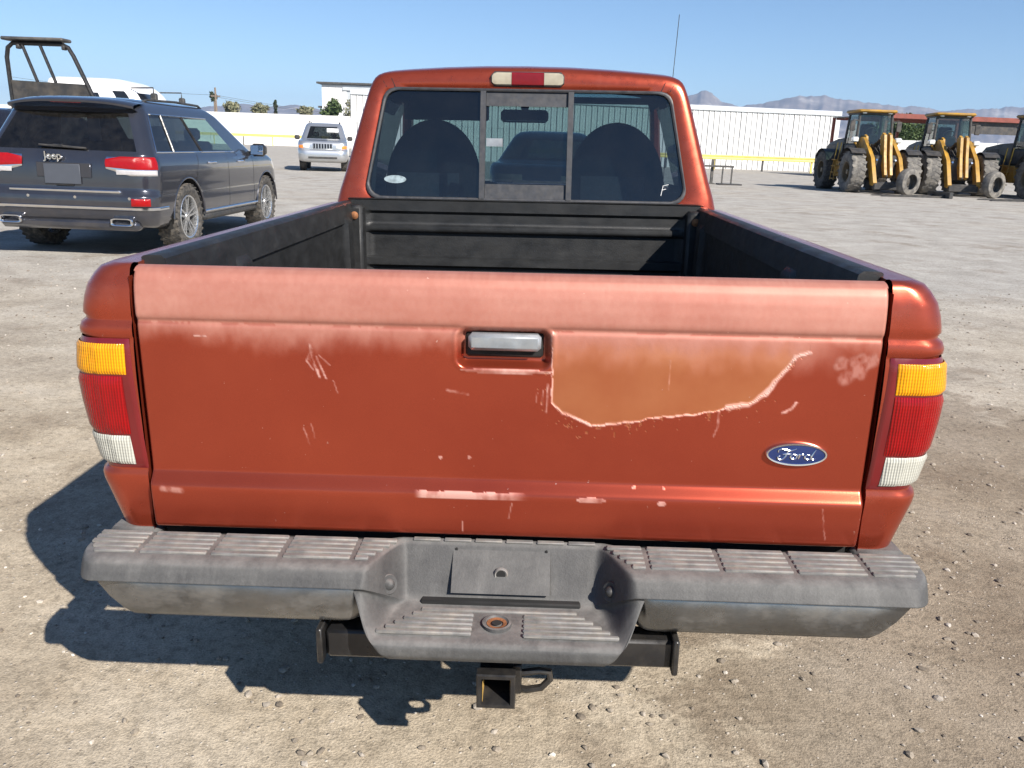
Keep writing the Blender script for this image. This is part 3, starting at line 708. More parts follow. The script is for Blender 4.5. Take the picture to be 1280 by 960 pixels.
# ---------------- hitch receiver
mb = MB(); mb.box(-.345, .350, 1.470, 1.530, .300, .362, .006); hitch = obj('hitch_receiver', mb, M['black_paint'], truck)
for x in (-.354, .352): 
    mb = MB(); mb.box(x-.006, x+.006, 1.452, 1.60, .296, .374, .003); mb.box(x-.006, x+.006, 1.55, 1.70, .33, .48); obj('side_plate', mb, M['black_paint'], hitch)
mb = MB(); sq = lambda h, y: [(-.0+sx*h, y, .270+sz*h) for sx, sz in ((1,1),(-1,1),(-1,-1),(1,-1))]
mb.grid([sq(.033,1.56), sq(.033,1.440), sq(.038,1.440), sq(.038,1.420), sq(.0355,1.417), sq(.029,1.417), sq(.027,1.421), sq(.027,1.53)], cv=True); mb.f.append((28,29,30,31)); obj('receiver_tube', mb, M['black_paint'], hitch)
M['yellow_label'] = simple('rusty yellow label', (0.40,0.25,0.06), .7, vscale=60, var=.6)
mb = MB(); mb.box(-.0268, -.0262, 1.425, 1.50, .240, .285); mb.box(-.024, .02, 1.425, 1.50, .2352, .2358); obj('receiver_label', mb, M['yellow_label'], hitch)
for s in (1,):
    mb = MB()
    lp = [(s*.038, 1.475, .275), (s*.085, 1.47, .287), (s*.105, 1.47, .285), (s*.107, 1.47, .268), (s*.090, 1.47, .248), (s*.060, 1.475, .238), (s*.038, 1.48, .238)]
    mb.tube(lp, .0075, 8); mb.box(s*.03, s*.05, 1.465, 1.485, .232, .30, .003); obj('chain_loop', mb, M['black_paint'], hitch)
# ---------------- cab
def ray_poly(poly, cx, cz, ang):
    dx, dz = math.cos(ang), math.sin(ang); best = None
    for (x1, z1), (x2, z2) in zip(poly, poly[1:]+poly[:1]):
        ex, ez = x2-x1, z2-z1; den = dx*ez-dz*ex
        if abs(den) < 1e-12: continue
        t = ((x1-cx)*ez-(z1-cz)*ex)/den; u = ((x1-cx)*dz-(z1-cz)*dx)/den
        if t > 0 and -1e-9 <= u <= 1+1e-9 and (best is None or t < best): best = t
    return (cx+dx*best, cz+dz*best)
half = [(.800,.98),(.798,1.03),(.792,1.07),(.780,1.115),(.762,1.17),(.738,1.25),(.712,1.34),(.686,1.43),(.662,1.505),(.648,1.543),(.634,1.567),(.614,1.582),(.585,1.589),(.50,1.597),(.35,1.607),(.18,1.614),(0,1.616)]
outl = half+[(-x, z) for x, z in half[::-1][1:]]
def tr_rect(hb, ht, z0, z1, r, n=10):
    cs = [(ht, z1), (-ht, z1), (-hb, z0), (hb, z0)]; pts = []
    for i in range(4):
        p0, p, p2 = Vector(cs[i-1]), Vector(cs[i]), Vector(cs[(i+1) % 4]); a = (p0-p).normalized(); b = (p2-p).normalized()
        th = a.angle(b); L = r/math.tan(th/2); cc = p+(a+b).normalized()*(r/math.sin(th/2)); s = p+a*L; e = p+b*L
        a0 = math.atan2(s.y-cc.y, s.x-cc.x); a1 = math.atan2(e.y-cc.y, e.x-cc.x); d = (a1-a0+math.pi) % (2*math.pi)-math.pi
        for k in range(n+1): pts.append((cc.x+r*math.cos(a0+d*k/n), cc.y+r*math.sin(a0+d*k/n)))
    return pts
WB, WT, WZ0, WZ1 = .668, .580, 1.083, 1.522
win = tr_rect(WB, WT, WZ0, WZ1, .055)
NA = 240; angs = [2*math.pi*k/NA for k in range(NA)]; CX, CZ = 0, 1.30
Lw = [ray_poly(win, CX, CZ, a) for a in angs]; Lo = [ray_poly(outl, CX, CZ, a) for a in angs]
def cy(z): return 3.545+.085*(z-1.06)/.5
def lerp(a, b, t): return (a[0]+(b[0]-a[0])*t, a[1]+(b[1]-a[1])*t)
loops = []
for t, dy in ((0,.020),(0.0,.004),(.04,0.0),(.4,-.004),(.70,-.001),(.84,.006),(.93,.022),(.975,.042),(1.0,.075)):
    loops.append([(p[0], cy(p[1])+dy, p[1]) for p in (lerp(a, b, t) for a, b in zip(Lw, Lo))])
# forward: quarter panel, roof, doors
def fwd(y, k, roofdrop=0.0):
    L = []
    for (x, z) in Lo:
        zz = z+(roofdrop if z > 1.45 else 0); L.append((x*k, max(y, cy(z)+.08), zz))
    return L
ys_ = [3.80, 3.92, 4.15, 4.40, 4.58, 4.66]
for y, k, rd in zip(ys_, (1.004,1.006,1.008,1.008,1.004,1.0), (.012,.016,.02,.018,.006,-.012)): loops.append(fwd(y, k, rd))
nl = len(loops); iq = nl-len(ys_)+1
def skipf(i, j):
    za = min(loops[i][j][2], loops[i][(j+1) % NA][2]); zb = max(loops[i][j][2], loops[i][(j+1) % NA][2])
    if zb <= .985: return True
    if i >= iq and zb < 1.515 and za > 1.095: return True
    return False
mb = MB(); mb.grid(loops, cv=True, skip=skipf)
cab = obj('cab', mb, M['paint'], truck, angle=55)
# side window glass
for s in (-1, 1):
    m2 = MB(); m2.grid(loops, cv=True, skip=lambda i, j: not (i >= iq and max(loops[i][j][2], loops[i][(j+1) % NA][2]) < 1.515 and min(loops[i][j][2], loops[i][(j+1) % NA][2]) > 1.095 and loops[i][j][0]*s > 0))
    obj('side_window', m2, M['glass_dark'], cab)
# inner lining
ins = []
for L in loops[5:]:
    ins.append([(CX+(x-CX)*.955, y+.012, CZ+(z-CZ)*.945) for x, y, z in L])
mb = MB(); mb.grid(ins, cv=True, skip=lambda i, j: skipf(i+5, j)); obj('headliner', mb, M['dark_cloth'], cab, angle=60)
# roof seams at the rear corners and a rusty lip along the roof edge
for s in (-1, 1):
    for off in (0, .035):
        mb = MB()
        path = [(s*(.577-off), 3.6215, 1.524), (s*(.590-off), 3.6255, 1.545+off*.25), (s*(.602-off), 3.638, 1.566+off*.15)]
        mb.tube(path, .0016, 6); obj('roof_seam', mb, M['dark_gap'], cab)
# lower cab back and side panels, doors
mb = MB(); mb.box(-.79, .79, 3.565, 3.60, .45, 1.0)
mb.grid([[(s_*x, y, z) for x, z in ((.80,.985),(.812,.93),(.83,.80),(.84,.65),(.825,.50),(.80,.42))] for s_ in (1,) for y in (3.60, 4.2, 4.75, 5.05)])
mb.grid([[(-x, y, z) for x, z in ((.80,.985),(.812,.93),(.83,.80),(.84,.65),(.825,.50),(.80,.42))] for y in (3.60, 4.2, 4.75, 5.05)])
for s in (-1, 1): mb.grid([[(s*x, y, z) for x, z in ((.792,1.09),(.800,1.04),(.801,.98))] for y in (4.60, 5.10)])
obj('cab_lower', mb, M['paint'], cab, angle=50)
for s in (-1, 1):
    mb = MB(); mb.tube([(s*.64, 4.62, 1.58), (s*.70, 4.95, 1.34), (s*.765, 5.22, 1.09)], .028, 8); obj('windscreen_pillar', mb, M['paint'], cab)
mb = MB(); mb.grid([[(x*(.62+.13*t), 4.66+.60*t-.05*abs(x)**2*1.2, 1.575-.47*t) for t in np.linspace(0, 1, 6)] for x in np.linspace(-1, 1, 12)]); obj('windscreen', mb, M['glass_front'], cab)
# front end: hood, wings
mb = MB()
hood = []
for y, zc, zs_, wx in ((5.18,1.085,1.06,.80),(5.5,1.075,1.045,.82),(5.9,1.045,1.01,.825),(6.15,1.005,.96,.81),(6.23,.96,.92,.79),(6.25,.85,.85,.80),(6.28,.70,.70,.82),(6.28,.45,.45,.80)):
    hood.append([(x*wx, y-.06*abs(x)**4*(y > 6), zc+(zs_-zc)*abs(x)**2.5) for x in np.linspace(-1, 1, 15)])
mb.grid(hood)
for s in (-1, 1):
    P = []
    for y in np.linspace(5.0, 6.27, 50):
        za = .46
        if abs(y-5.62) < .40: za = max(.46, .33+math.sqrt(.16-(y-5.62)**2))
        top = float(np.interp(y, [5.0,5.18,5.9,6.15,6.23,6.27], [1.06,1.06,1.01,.96,.92,.85]))
        P.append([(s*float(np.interp(t, [0,.15,.5,1], [.80,.83,.855,.84])), y, top+(min(za, top-.01)-top)*t) for t in np.linspace(0, 1, 10)])
    mb.grid(P)
obj('front_wings', mb, M['paint'], truck, angle=45)
# wheels
def wheel(parent, c, R, W, rim_mat, side, name='wheel', spokes=5, rimR=.62, tread=0, tyre_mat=None):
    """wheel whose axle is X; side=+1: outer face towards +x"""
    prof = [(-W*.40, R*rimR), (-W*.48, R*(rimR+.08)), (-W*.5, R*.86), (-W*.45, R*.955), (-W*.36, R*.99), (0, R), (W*.36, R*.99), (W*.45, R*.955), (W*.5, R*.86), (W*.48, R*(rimR+.08)), (W*.40, R*rimR)]
    mb = MB(); mb.lathe(prof, 40, 'X', c)
    if tread:
        for k in range(tread):
            for sd_, ph in ((-1, 0), (1, .5), (0, .25)):
                a = 2*math.pi*(k+ph)/tread
                Mx = Matrix.Translation(c) @ Matrix.Rotation(a, 4, 'X') @ Matrix.Translation((sd_*W*.30, 0, R*.985)) @ Matrix.Rotation(sd_*.5, 4, 'Z')
                mb.box(-W*(.20 if sd_ else .11), W*(.20 if sd_ else .11), -math.pi*R/tread*.52, math.pi*R/tread*.52, -R*.02, R*(.022 if R > .6 else .010), R*.006, Mx)
    ty = obj(name, mb, tyre_mat or M['rubber'], parent, angle=35)
    x = c[0]; s = side
    mb = MB(); mb.lathe([(s*W*.42, R*rimR), (s*W*.45, R*(rimR-.02)), (s*W*.42, R*(rimR-.06)), (s*W*.10, R*(rimR-.09)), (-s*W*.40, R*rimR)], 32, 'X', c)
    mb.lathe([(s*W*.30, R*.14), (s*W*.36, R*.12), (s*W*.37, .001)], 16, 'X', c); mb.lathe([(s*W*.1, R*.16), (s*W*.30, R*.14)], 16, 'X', c)
    for k in range(spokes):
        for dw in (-1, 1):
            a = 2*math.pi*k/spokes; Mx = Matrix.Translation(c) @ Matrix.Rotation(a, 4, 'X')
            w0, w1 = R*.03, R*.115*3.2/spokes*1.5
            vs = []
            for rr2, ww, xx in ((R*.11, w0, W*.33), (R*(rimR-.05), w1, W*.38)):
                for q in (-1, 1):
                    for xd in (0, -W*.14): vs.append(tuple(Mx @ Vector((s*(xx+xd), dw*ww+q*R*.030, rr2))))
            mb.add(vs, [(0,1,3,2),(4,6,7,5),(0,4,5,1),(2,3,7,6),(0,2,6,4),(1,5,7,3)])
    rm = obj('rim', mb, rim_mat, ty, angle=35); obj('wheel_backing', MB().lathe([(s*W*.02, R*(rimR-.09)), (s*W*.03, R*.3), (s*W*.02, .001)], 24, 'X', c), M['dark_gap'] if spokes else rim_mat, ty)  # dark backing behind the spokes stands in for shade inside the wheel
    return ty
tm_inv = truck.matrix_world
bpy.context.view_layer.update()
for s in (-1, 1):
    for y in (AXR, 5.62):
        R = .365; zc = .345
        for _ in range(4):
            wp = truck.matrix_world @ (Vector((s*.70, y, zc-R))-ORG); zc -= wp.z-(float(ground_h(np.array([wp.x]), np.array([wp.y]))[0])-.002)
        wheel(truck, (s*.70, y, zc), R, .235, M['alloy'], s)
# rear window: frame, dividers, panes
rsh = lambda L, dy: [(x, cy(z)+dy, z) for x, z in L]
sc_ = lambda L, k: [(x*(1-k/abs(.62)), CZ+(z-CZ)*(1-k/.22)) for x, z in L]
M['window_rubber'] = simple('grey window rubber', (0.032,0.034,0.040), .5, vscale=40, var=.25, dust=.06)
mb = MB(); mb.grid([rsh(sc_(Lw, -.004), .002), rsh(sc_(Lw, -.003), -.008), rsh(sc_(Lw, .002), -.011), rsh(sc_(Lw, .008), -.008), rsh(sc_(Lw, .010), .012)], cv=True)
frame = obj('rear_window', mb, M['window_rubber'], truck, angle=50)
inner = tr_rect(WB-.010, WT-.010, WZ0+.010, WZ1-.010, .050)
def pane(x0, x1, dy, name, mat=M['glass_rear']):
    mb = MB(); P = []
    for k in range(25):
        t = k/24; zt = WZ0+.006+(WZ1-WZ0-.012)*t
        P.append(zt)
    G = []
    for zt in P:
        f = (zt-WZ0)/(WZ1-WZ0); hwz = WB+(WT-WB)*f-.006
        dd = min(zt-WZ0, WZ1-zt); 
        if dd < .055: hwz -= .055-math.sqrt(max(0, .055**2-(.055-dd)**2))
        a = max(-hwz, x0) if x0 < -.3 else x0; b = min(hwz, x1) if x1 > .3 else x1
        G.append([(a+(b-a)*q/4, cy(zt)+dy, zt) for q in range(5)])
    mb.grid(G); return obj(name, mb, mat, frame)
pane(-.9, -.185, .004, 'fixed_pane'); pane(.185, .9, .004, 'fixed_pane'); 
def bar(x0, x1, z0, z1, d0, d1, name, mat, b=.003, par=None):
    mb = MB()
    vs = [(x, cy(z)+d, z) for z in (z0, z1) for d in (d0, d1) for x in (x0, x1)]
    mb.add(vs, [(0,2,3,1),(4,5,7,6),(0,1,5,4),(2,6,7,3),(0,4,6,2),(1,3,7,5)]); return obj(name, mb, mat, par or frame)
for x in (-.180, .178): bar(x-.011, x+.011, WZ0+.006, WZ1-.006, -.012, .012, 'divider', M['window_rubber'])
sl = pane(-.17, .17, .010, 'sliding_pane')
bar(-.168, .168, WZ1-.065, WZ1-.010, .000, .008, 'slider_rail', M['window_rubber']); bar(-.168, .168, WZ0+.008, WZ0+.065, .000, .008, 'slider_rail', M['window_rubber'])
bar(-.165, -.098, 1.298, 1.330, -.004, .03, 'window_latch', M['handle'])
M['sticker'] = simple('faded sticker', (0.26,0.33,0.36), .6, vscale=70, var=.35)
def disc_on(cx, cz, rx, rz, name, mat):
    mb = MB(); mb.grid([[(cx+rx*k*math.cos(a), cy(cz)+.001, cz+rz*k*math.sin(a)) for a in np.linspace(0, 2*math.pi, 33)[:-1]] for k in (1, .01)], cv=True); return obj(name, mb, mat, frame)
disc_on(-.540, 1.160, .046, .016, 'sticker', M['sticker'])
mb = MB(); 
for pth in ([(.558,1.115),(.566,1.155),(.588,1.16)], [(.562,1.138),(.578,1.142)]): mb.tube([(x, cy(z)+.0005, z) for x, z in pth], .0014, 6)
M['white_mark'] = simple('white mark', (0.7,0.7,0.7), .6); obj('paint_mark', mb, M['white_mark'], frame)
# high brake lamp
zb = 1.565
def lampbar(x0, x1, y0, z0, z1, name, mat, par, rl=0, rr=0):
    mb = MB(); P = []
    xs_ = np.linspace(x0, x1, 22)
    for x in xs_:
        k = 1.0
        if rl and x-x0 < rl: k = math.sqrt(max(.02, 1-(1-(x-x0)/rl)**2))
        if rr and x1-x < rr: k = math.sqrt(max(.02, 1-(1-(x1-x)/rr)**2))
        zm, h = (z0+z1)/2, (z1-z0)/2*(.45+.55*k)
        P.append([(x, y0+.03, zm-h), (x, y0+.006, zm-h), (x, y0, zm-h*.8), (x, y0-.002*k, zm), (x, y0, zm+h*.8), (x, y0+.006, zm+h), (x, y0+.03, zm+h)])
    mb.grid(P); mb.f.append(tuple(range(7))); mb.f.append(tuple(21*7+k for k in range(7))); return obj(name, mb, mat, par, angle=40)
yb = cy(zb)-.018
brake = lampbar(-.150, .148, yb+.004, 1.533, 1.592, 'brake_lamp', M['black_plastic'], truck, .012, .012)
M['aged_lens'] = simple('yellowed cargo lens', (0.33,0.30,0.225), .4, coat=.3, vscale=30, var=.15, dust=.25)
M['red_high'] = lens_mat('red centre lens', (0.22,0.006,0.012), scale=90)
lampbar(-.146, -.067, yb, 1.537, 1.588, 'cargo_lens', M['aged_lens'], brake, .018, 0); lampbar(.066, .144, yb, 1.537, 1.588, 'cargo_lens', M['aged_lens'], brake, 0, .018); lampbar(-.066, .065, yb-.001, 1.5365, 1.5885, 'stop_lens', M['red_high'], brake)
# antenna
mb = MB(); mb.tube([(.84, 5.50, .98), (.838, 5.49, 1.10)], .008, 8); mb.tube([(.838, 5.49, 1.10), (.84, 5.46, 1.45), (.86, 5.42, 2.07)], .0022, 6); obj('antenna', mb, M['black_plastic'], truck)
# interior: seats, dash, mirror, wheel, visors
def seat(xc):
    P = []
    for t in 1-np.linspace(1, 0, 30)**2.0:
        z = .86+.55*t
        hw = .215 if t < .45 else .215*math.sqrt(max(.0004, 1-((t-.45)/.55)**2.3))
        yy = 3.83+.10*t+.02*t*t
        P.append([(xc+hw*math.cos(a)*1.0, yy+.065*math.sin(a)*(1-.4*t**3), z) for a in np.linspace(0, 2*math.pi, 25)[:-1]])
    mb = MB(); mb.grid(P, cv=True); st = obj('seat', mb, M['dark_cloth'], truck, angle=60)
    # pale lower back panel
    P = []
    for t in np.linspace(0, 1, 10):
        z = .90+.28*t; yy = 3.83+.10*(z-.86)/.56+.02*((z-.86)/.56)**2
        P.append([(xc+x, yy-.066*math.sqrt(max(0, 1-(x/.22)**2))-.003, z) for x in np.linspace(-.16, .12, 10)])
    mb = MB(); mb.grid(P); obj('seat_panel', mb, M['grey_cloth'], st)
    mb = MB(); mb.box(xc-.25, xc+.25, 3.88, 4.40, .72, .88, .05); obj('seat_cushion', mb, M['dark_cloth'], st)
seat(-.42); seat(.40)
mb = MB(); D = []
for y, z in ((4.75,.75),(4.72,.95),(4.76,1.03),(4.88,1.075),(5.10,1.085),(5.26,1.07)): D.append([(x, y, z+(.035 if -.55 < x < -.18 and y < 5.0 and z > 1.0 else 0)) for x in np.linspace(-.74, .74, 30)])
mb.grid(D); obj('dashboard', mb, M['dark_cloth'], truck, angle=50)
mb = MB(); rr3 = [(-.40+.18*math.cos(a), 4.55+.06*math.sin(a), 1.03+.17*math.sin(a)) for a in np.linspace(0, 2*math.pi, 33)]; mb.tube(rr3, .014, 8); mb.tube([(-.40,4.56,1.03),(-.40,4.75,.98)], .03, 8); mb.box(-.57,-.23,4.55,4.57,1.01,1.05,.01); obj('steering_wheel', mb, M['black_plastic'], truck)
mb = MB(); mb.box(-.155, .095, 4.60, 4.632, 1.420, 1.485, .024); mb.tube([(-.03,4.63,1.47),(-.03,4.68,1.53)], .010, 8); mb.lathe([(0,.001),(0,.022),(.03,.022)], 12, 'Y', (-.03,4.63,1.50)); mir = obj('interior_mirror', mb, M['black_plastic'], truck)
M['mirror'] = simple('mirror', (0.8,0.82,0.84), .03, 1.0, var=.02, rvar=.0)
mb = MB(); mb.box(-.145, .085, 4.597, 4.601, 1.428, 1.477); obj('mirror_glass', mb, M['mirror'], mir)
mb = MB(); mb.box(-.66, -.215, 4.585, 4.605, 1.425, 1.57, .008); obj('sun_visor', mb, M['dark_cloth'], truck)
mb = MB(); mb.box(.16, .62, 4.38, 4.64, 1.520, 1.540, .008); obj('sun_visor', mb, M['dark_cloth'], truck)
for s in (-1, 1):
    mb = MB(); mb.tube([(s*.655, 3.86, 1.40), (s*.675, 3.84, 1.25), (s*.69, 3.83, 1.10), (s*.70, 3.83, .85)], .014, 6); obj('seat_belt', mb, M['grey_cloth'], truck)
mb = MB(); mb.box(-.78, .78, 3.60, 5.2, .52, .56); mb.box(-.74, .74, 3.60, 3.66, .56, 1.07); obj('cab_floor', mb, M['dark_cloth'], truck)
for s in (-1, 1):
    mb = MB(); mb.box(s*.755, s*.775, 3.70, 4.95, .56, 1.085); obj('door_trim', mb, M['dark_cloth'], truck)
    mb = MB(); mb.box(s*.83, s*1.0, 4.86, 4.93, 1.02, 1.14, .025); mb.tube([(s*.79,4.92,1.06),(s*.85,4.90,1.06)], .015, 8); obj('door_mirror', mb, M['black_plastic'], truck)
SHIFT[0] = Vector((0,0,0))
# ================================================================== generic car shell: stacked plan contours
class Shell:
    """rows: (z, half width, y rear, y front, rear corner r, front corner r)"""
    def __init__(s, rows): s.rows = np.array(rows, float)
    def row(s, z):
        R = s.rows; return [float(np.interp(z, R[:, 0], R[:, k])) for k in range(1, 6)]
    def pt(s, t, z, sgn=1, off=0.0):
        """t: 0..1 rear straight from the centre, 1..2 rear corner, 2..3 side, 3..4 front corner, 4..5 front straight"""
        w, yr, yf, rr, rf = s.row(z); rr = min(rr, w*.9, (yf-yr)*.45); rf = min(rf, w*.9, (yf-yr)*.45)
        w += off; yr -= off; yf += off
        if t <= 1: x, y = (w-rr)*t, yr+.02*rr*t*t
        elif t <= 2: a = (t-1)*math.pi/2; x, y = w-rr+rr*math.sin(a), yr+rr*(1-math.cos(a))+.02*rr*(2-t)
        elif t <= 3: x, y = w, yr+rr+(yf-rf-yr-rr)*(t-2)
        elif t <= 4: a = (t-3)*math.pi/2; x, y = w-rf+rf*math.cos(a), yf-rf+rf*math.sin(a)
        else: x, y = (w-rf)*(5-t), yf
        return (sgn*x, y, z)
    def t_at_y(s, y, z):
        w, yr, yf, rr, rf = s.row(z); return 2+(y-yr-rr)/(yf-rf-yr-rr)
    def patch(s, t0, t1, z0, z1, off, sgn=1, nt=12, nz=6, edge=.004, zf=None):
        P = []
        for i in range(nt+1):
            t = t0+(t1-t0)*i/nt; c = []
            za, zb = zf(i/nt) if zf else (z0, z1)
            for j in range(nz+1):
                z = za+(zb-za)*j/nz; o = off if 0 < i < nt and 0 < j < nz else off-edge
                c.append(s.pt(t, z, sgn, o))
            P.append(c)
        return MB().grid(P)
def smooth_rows(rows, sub=4, sharp=()):
    rows = np.array(rows, float); out = []
    n_ = len(rows)
    for i in range(n_-1):
        p0, p1, p2, p3 = rows[max(i-1,0)], rows[i], rows[i+1], rows[min(i+2,n_-1)]
        if i in sharp: p0 = p1
        if i+1 in sharp: p3 = p2
        for k in range(sub):
            t = k/sub; q = .5*((2*p1)+(-p0+p2)*t+(2*p0-5*p1+4*p2-p3)*t*t+(-p0+3*p1-3*p2+p3)*t**3)
            q = np.clip(q, np.minimum(p1, p2), np.maximum(p1, p2)); out.append(q)
    out.append(rows[-1]); return np.array(out)
def build_car(root, rows, sharp, glassrow, paint, side_windows, axles, R, arch, glass_side, glass_rear_, glass_front_, rear_t=.86, front_t=4.14, track=.80, tyreW=.26, rim=None, spokes=5, underz=.3):
    """body with real window openings; returns the shell"""
    fr = smooth_rows(rows, 4, sharp); S = Shell(fr); zs = fr[:, 0]
    zb, zt = glassrow
    tl = list(np.linspace(0, 1, 11))+list(np.linspace(1, 2, 9))[1:]+list(np.linspace(2, 3, 97))[1:]+list(np.linspace(3, 4, 9))[1:]+list(np.linspace(4, 5, 9))[1:]
    def kind(t, z):
        if not (zb < z < zt): return None
        if t < rear_t: return 'rear'
        if t > front_t-.0: return 'front'
        w, yr, yf, rr, rf = S.row(z)
        if 2 <= t <= 3:
            f = t-2
            for k, (a, b) in enumerate(side_windows):
                if a <= f <= b: return 'side%d' % k
        return None
    def snap(p):
        x, y, z = p
        if abs(x) > .55:
            for ya in axles:
                dy, dz = y-ya, z-R
                d = math.hypot(dy, dz)
                if abs(dy) < arch:
                    za = R+math.sqrt(arch*arch-dy*dy)
                    if z < za: return (x, y, za)
        return p
    cells = {}
    for sgn in (-1, 1):
        for i in range(len(tl)-1):
            for j in range(len(zs)-1):
                kd = kind((tl[i]+tl[i+1])/2, (zs[j]+zs[j+1])/2)
                if kd and kd.startswith('side'): kd = kd+('L' if sgn < 0 else 'R')
                q = [S.pt(tl[a], zs[b], sgn) for a, b in ((i,j),(i+1,j),(i+1,j+1),(i,j+1))]
                if kd is None: 
                    q0 = q; q = [snap(p) for p in q]
                    if len({tuple(round(c_, 4) for c_ in p) for p in q}) < 3: continue
                    ar = (Vector(q[1])-Vector(q[0])).cross(Vector(q[2])-Vector(q[0])).length+(Vector(q[3])-Vector(q[0])).cross(Vector(q[2])-Vector(q[0])).length
                    if ar < 2e-6: continue
                cells.setdefault(kd, MB()).add(q, [(0,1,2,3)])
    top = MB(); zt_ = zs[-1]; ring = [S.pt(t, zt_, 1) for t in tl]+[S.pt(t, zt_, -1) for t in tl[::-1]]
    cells[None].add(ring, [tuple(range(len(ring)))])
    def weld(o, d=1e-4):
        bm = bmesh.new(); bm.from_mesh(o.data); bmesh.ops.remove_doubles(bm, verts=bm.verts[:], dist=d); bmesh.ops.recalc_face_normals(bm, faces=bm.faces[:]); bm.to_mesh(o.data); bm.free()
        o.data.polygons.foreach_set('use_smooth', [True]*len(o.data.polygons)); o.data.set_sharp_from_angle(angle=R_(42)); return o
    body = weld(obj('body', cells[None], paint, root))
    for kd, mbb in cells.items():
        if kd is None: continue
        nm, mt = ('rear_window', glass_rear_) if kd == 'rear' else ('windscreen', glass_front_) if kd == 'front' else ('side_window', glass_side[int(kd[4])])
        weld(obj(nm, mbb, mt, root))
    # inside, underside, arches
    w0 = rows[2][1]; yr0, yf0 = rows[2][2], rows[2][3]
    mb = MB(); mb.box(-w0*.80, w0*.80, yr0+.15, yf0-.25, underz+.02, underz+.12); obj('underbody', mb, M['dark_gap'], root)
    for ya in axles:
        for sgn in (-1, 1):
            mb = MB(); A = np.linspace(-.25, math.pi+.25, 22)
            mb.grid([[(sgn*x, ya+arch*.995*math.cos(a), max(underz-.02, R+arch*.995*math.sin(a))) for x in (w0*.985, w0*.55)] for a in A]); obj('arch_liner', mb, M['dark_gap'], body)
            wheel(root, (sgn*track, ya, R), R, tyreW, rim or M['alloy'], sgn, spokes=spokes, rimR=.66, tread=30)
    return S, body
def cabin(root, ys, w, zc, h, mat=None):
    for y in ys:
        for s in (-1, 1):
            mb = MB(); mb.box(s*.12, s*.62*w, y, y+.14, zc-.45, zc+h, .05); mb.box(s*.24, s*.46*w, y+.02, y+.12, zc+h, zc+h+.17, .04); obj('seat', mb, mat or M['dark_cloth'], root)

# ------------------------------------------------------------------ dark grey SUV
def car_paint(name, col, metal=.6, rough=.22, dust=.10):
    m, n, out = new_mat(name)
    c = mixc(n, .6, col, ramp(n, noise(n, 700, 2), [(.35,.8),(.65,1.2)]).outputs[0], 'MULTIPLY')
    co = N(n, 'ShaderNodeTexCoord').outputs['Object']; s = N(n, 'ShaderNodeSeparateXYZ'); n.links.new(co, s.inputs[0])
    lowd = N(n, 'ShaderNodeMapRange'); lowd.inputs[1].default_value = .75; lowd.inputs[2].default_value = .30; lowd.inputs[3].default_value = .25; lowd.inputs[4].default_value = 1.0; n.links.new(s.outputs[2], lowd.inputs[0])
    d = N(n, 'ShaderNodeMath', operation='MULTIPLY'); n.links.new(lowd.outputs[0], d.inputs[0]); n.links.new(ramp(n, noise(n, 3.5, 7, .7, co), [(.38, 0.0), (.75, dust*2.2)]).outputs[0], d.inputs[1])
    c = mixc(n, d.outputs[0], c, (0.36,0.30,0.23))
    pbr(n, out, c, rough, metal, .9, .06, .5); return m
M['suv_paint'] = car_paint('dark granite paint', (0.046,0.051,0.068)); M['silver_paint'] = car_paint('silver paint', (0.52,0.54,0.56), .75, .3, .15); M['navy_paint'] = car_paint('dark navy paint', (0.012,0.016,0.028), .4)
M['suv_red'] = lens_mat('bright red lamp', (0.36,0.003,0.004), scale=60); M['suv_clear'] = lens_mat('lamp clear strip', (0.55,0.53,0.53), scale=70)
suv_rows = [(.30,.80,.42,4.60,.12,.30),(.335,.90,.16,4.74,.16,.40),(.42,.945,.045,4.80,.20,.48),(.50,.962,.012,4.82,.22,.50),(.60,.968,.0,4.82,.22,.50),(.675,.968,.006,4.81,.22,.50),(.70,.966,.03,4.80,.22,.5),(.74,.966,.055,4.79,.22,.5),(.90,.970,.060,4.74,.22,.5),(1.02,.962,.070,4.66,.23,.5),(1.085,.942,.090,4.50,.20,.5),(1.115,.925,.105,3.70,.16,.30),(1.15,.912,.125,3.62,.16,.30),(1.555,.745,.355,2.86,.16,.25),(1.60,.722,.38,2.78,.16,.25),(1.66,.672,.40,2.62,.25,.25),(1.70,.600,.45,2.45,.28,.25),(1.725,.45,.60,2.2,.3,.2),(1.735,.15,1.0,1.9,.1,.1)]
suv = empty('parked_suv', 'dark grey SUV with red tail lamps and chrome tailpipes, parked with its back to us', 'car')
sw = [(.015,.155),(.172,.425),(.445,.80)]
S, body = build_car(suv, suv_rows, (5,7,10,11,12,13), (1.15,1.555), M['suv_paint'], sw, (1.02,3.95), .395, .455, [M['glass_dark'],M['glass_dark'],M['glass_car']], M['glass_dark'], M['glass_car'], rear_t=1.15, front_t=3.4, track=.835, tyreW=.265, rim=M['alloy'], spokes=5)
cabin(suv, (1.55, 2.65), 1.0, .95, .32)
mb = MB(); mb.box(-.6, .6, 3.3, 3.75, .9, 1.12, .05); obj('dashboard', mb, M['dark_cloth'], suv)
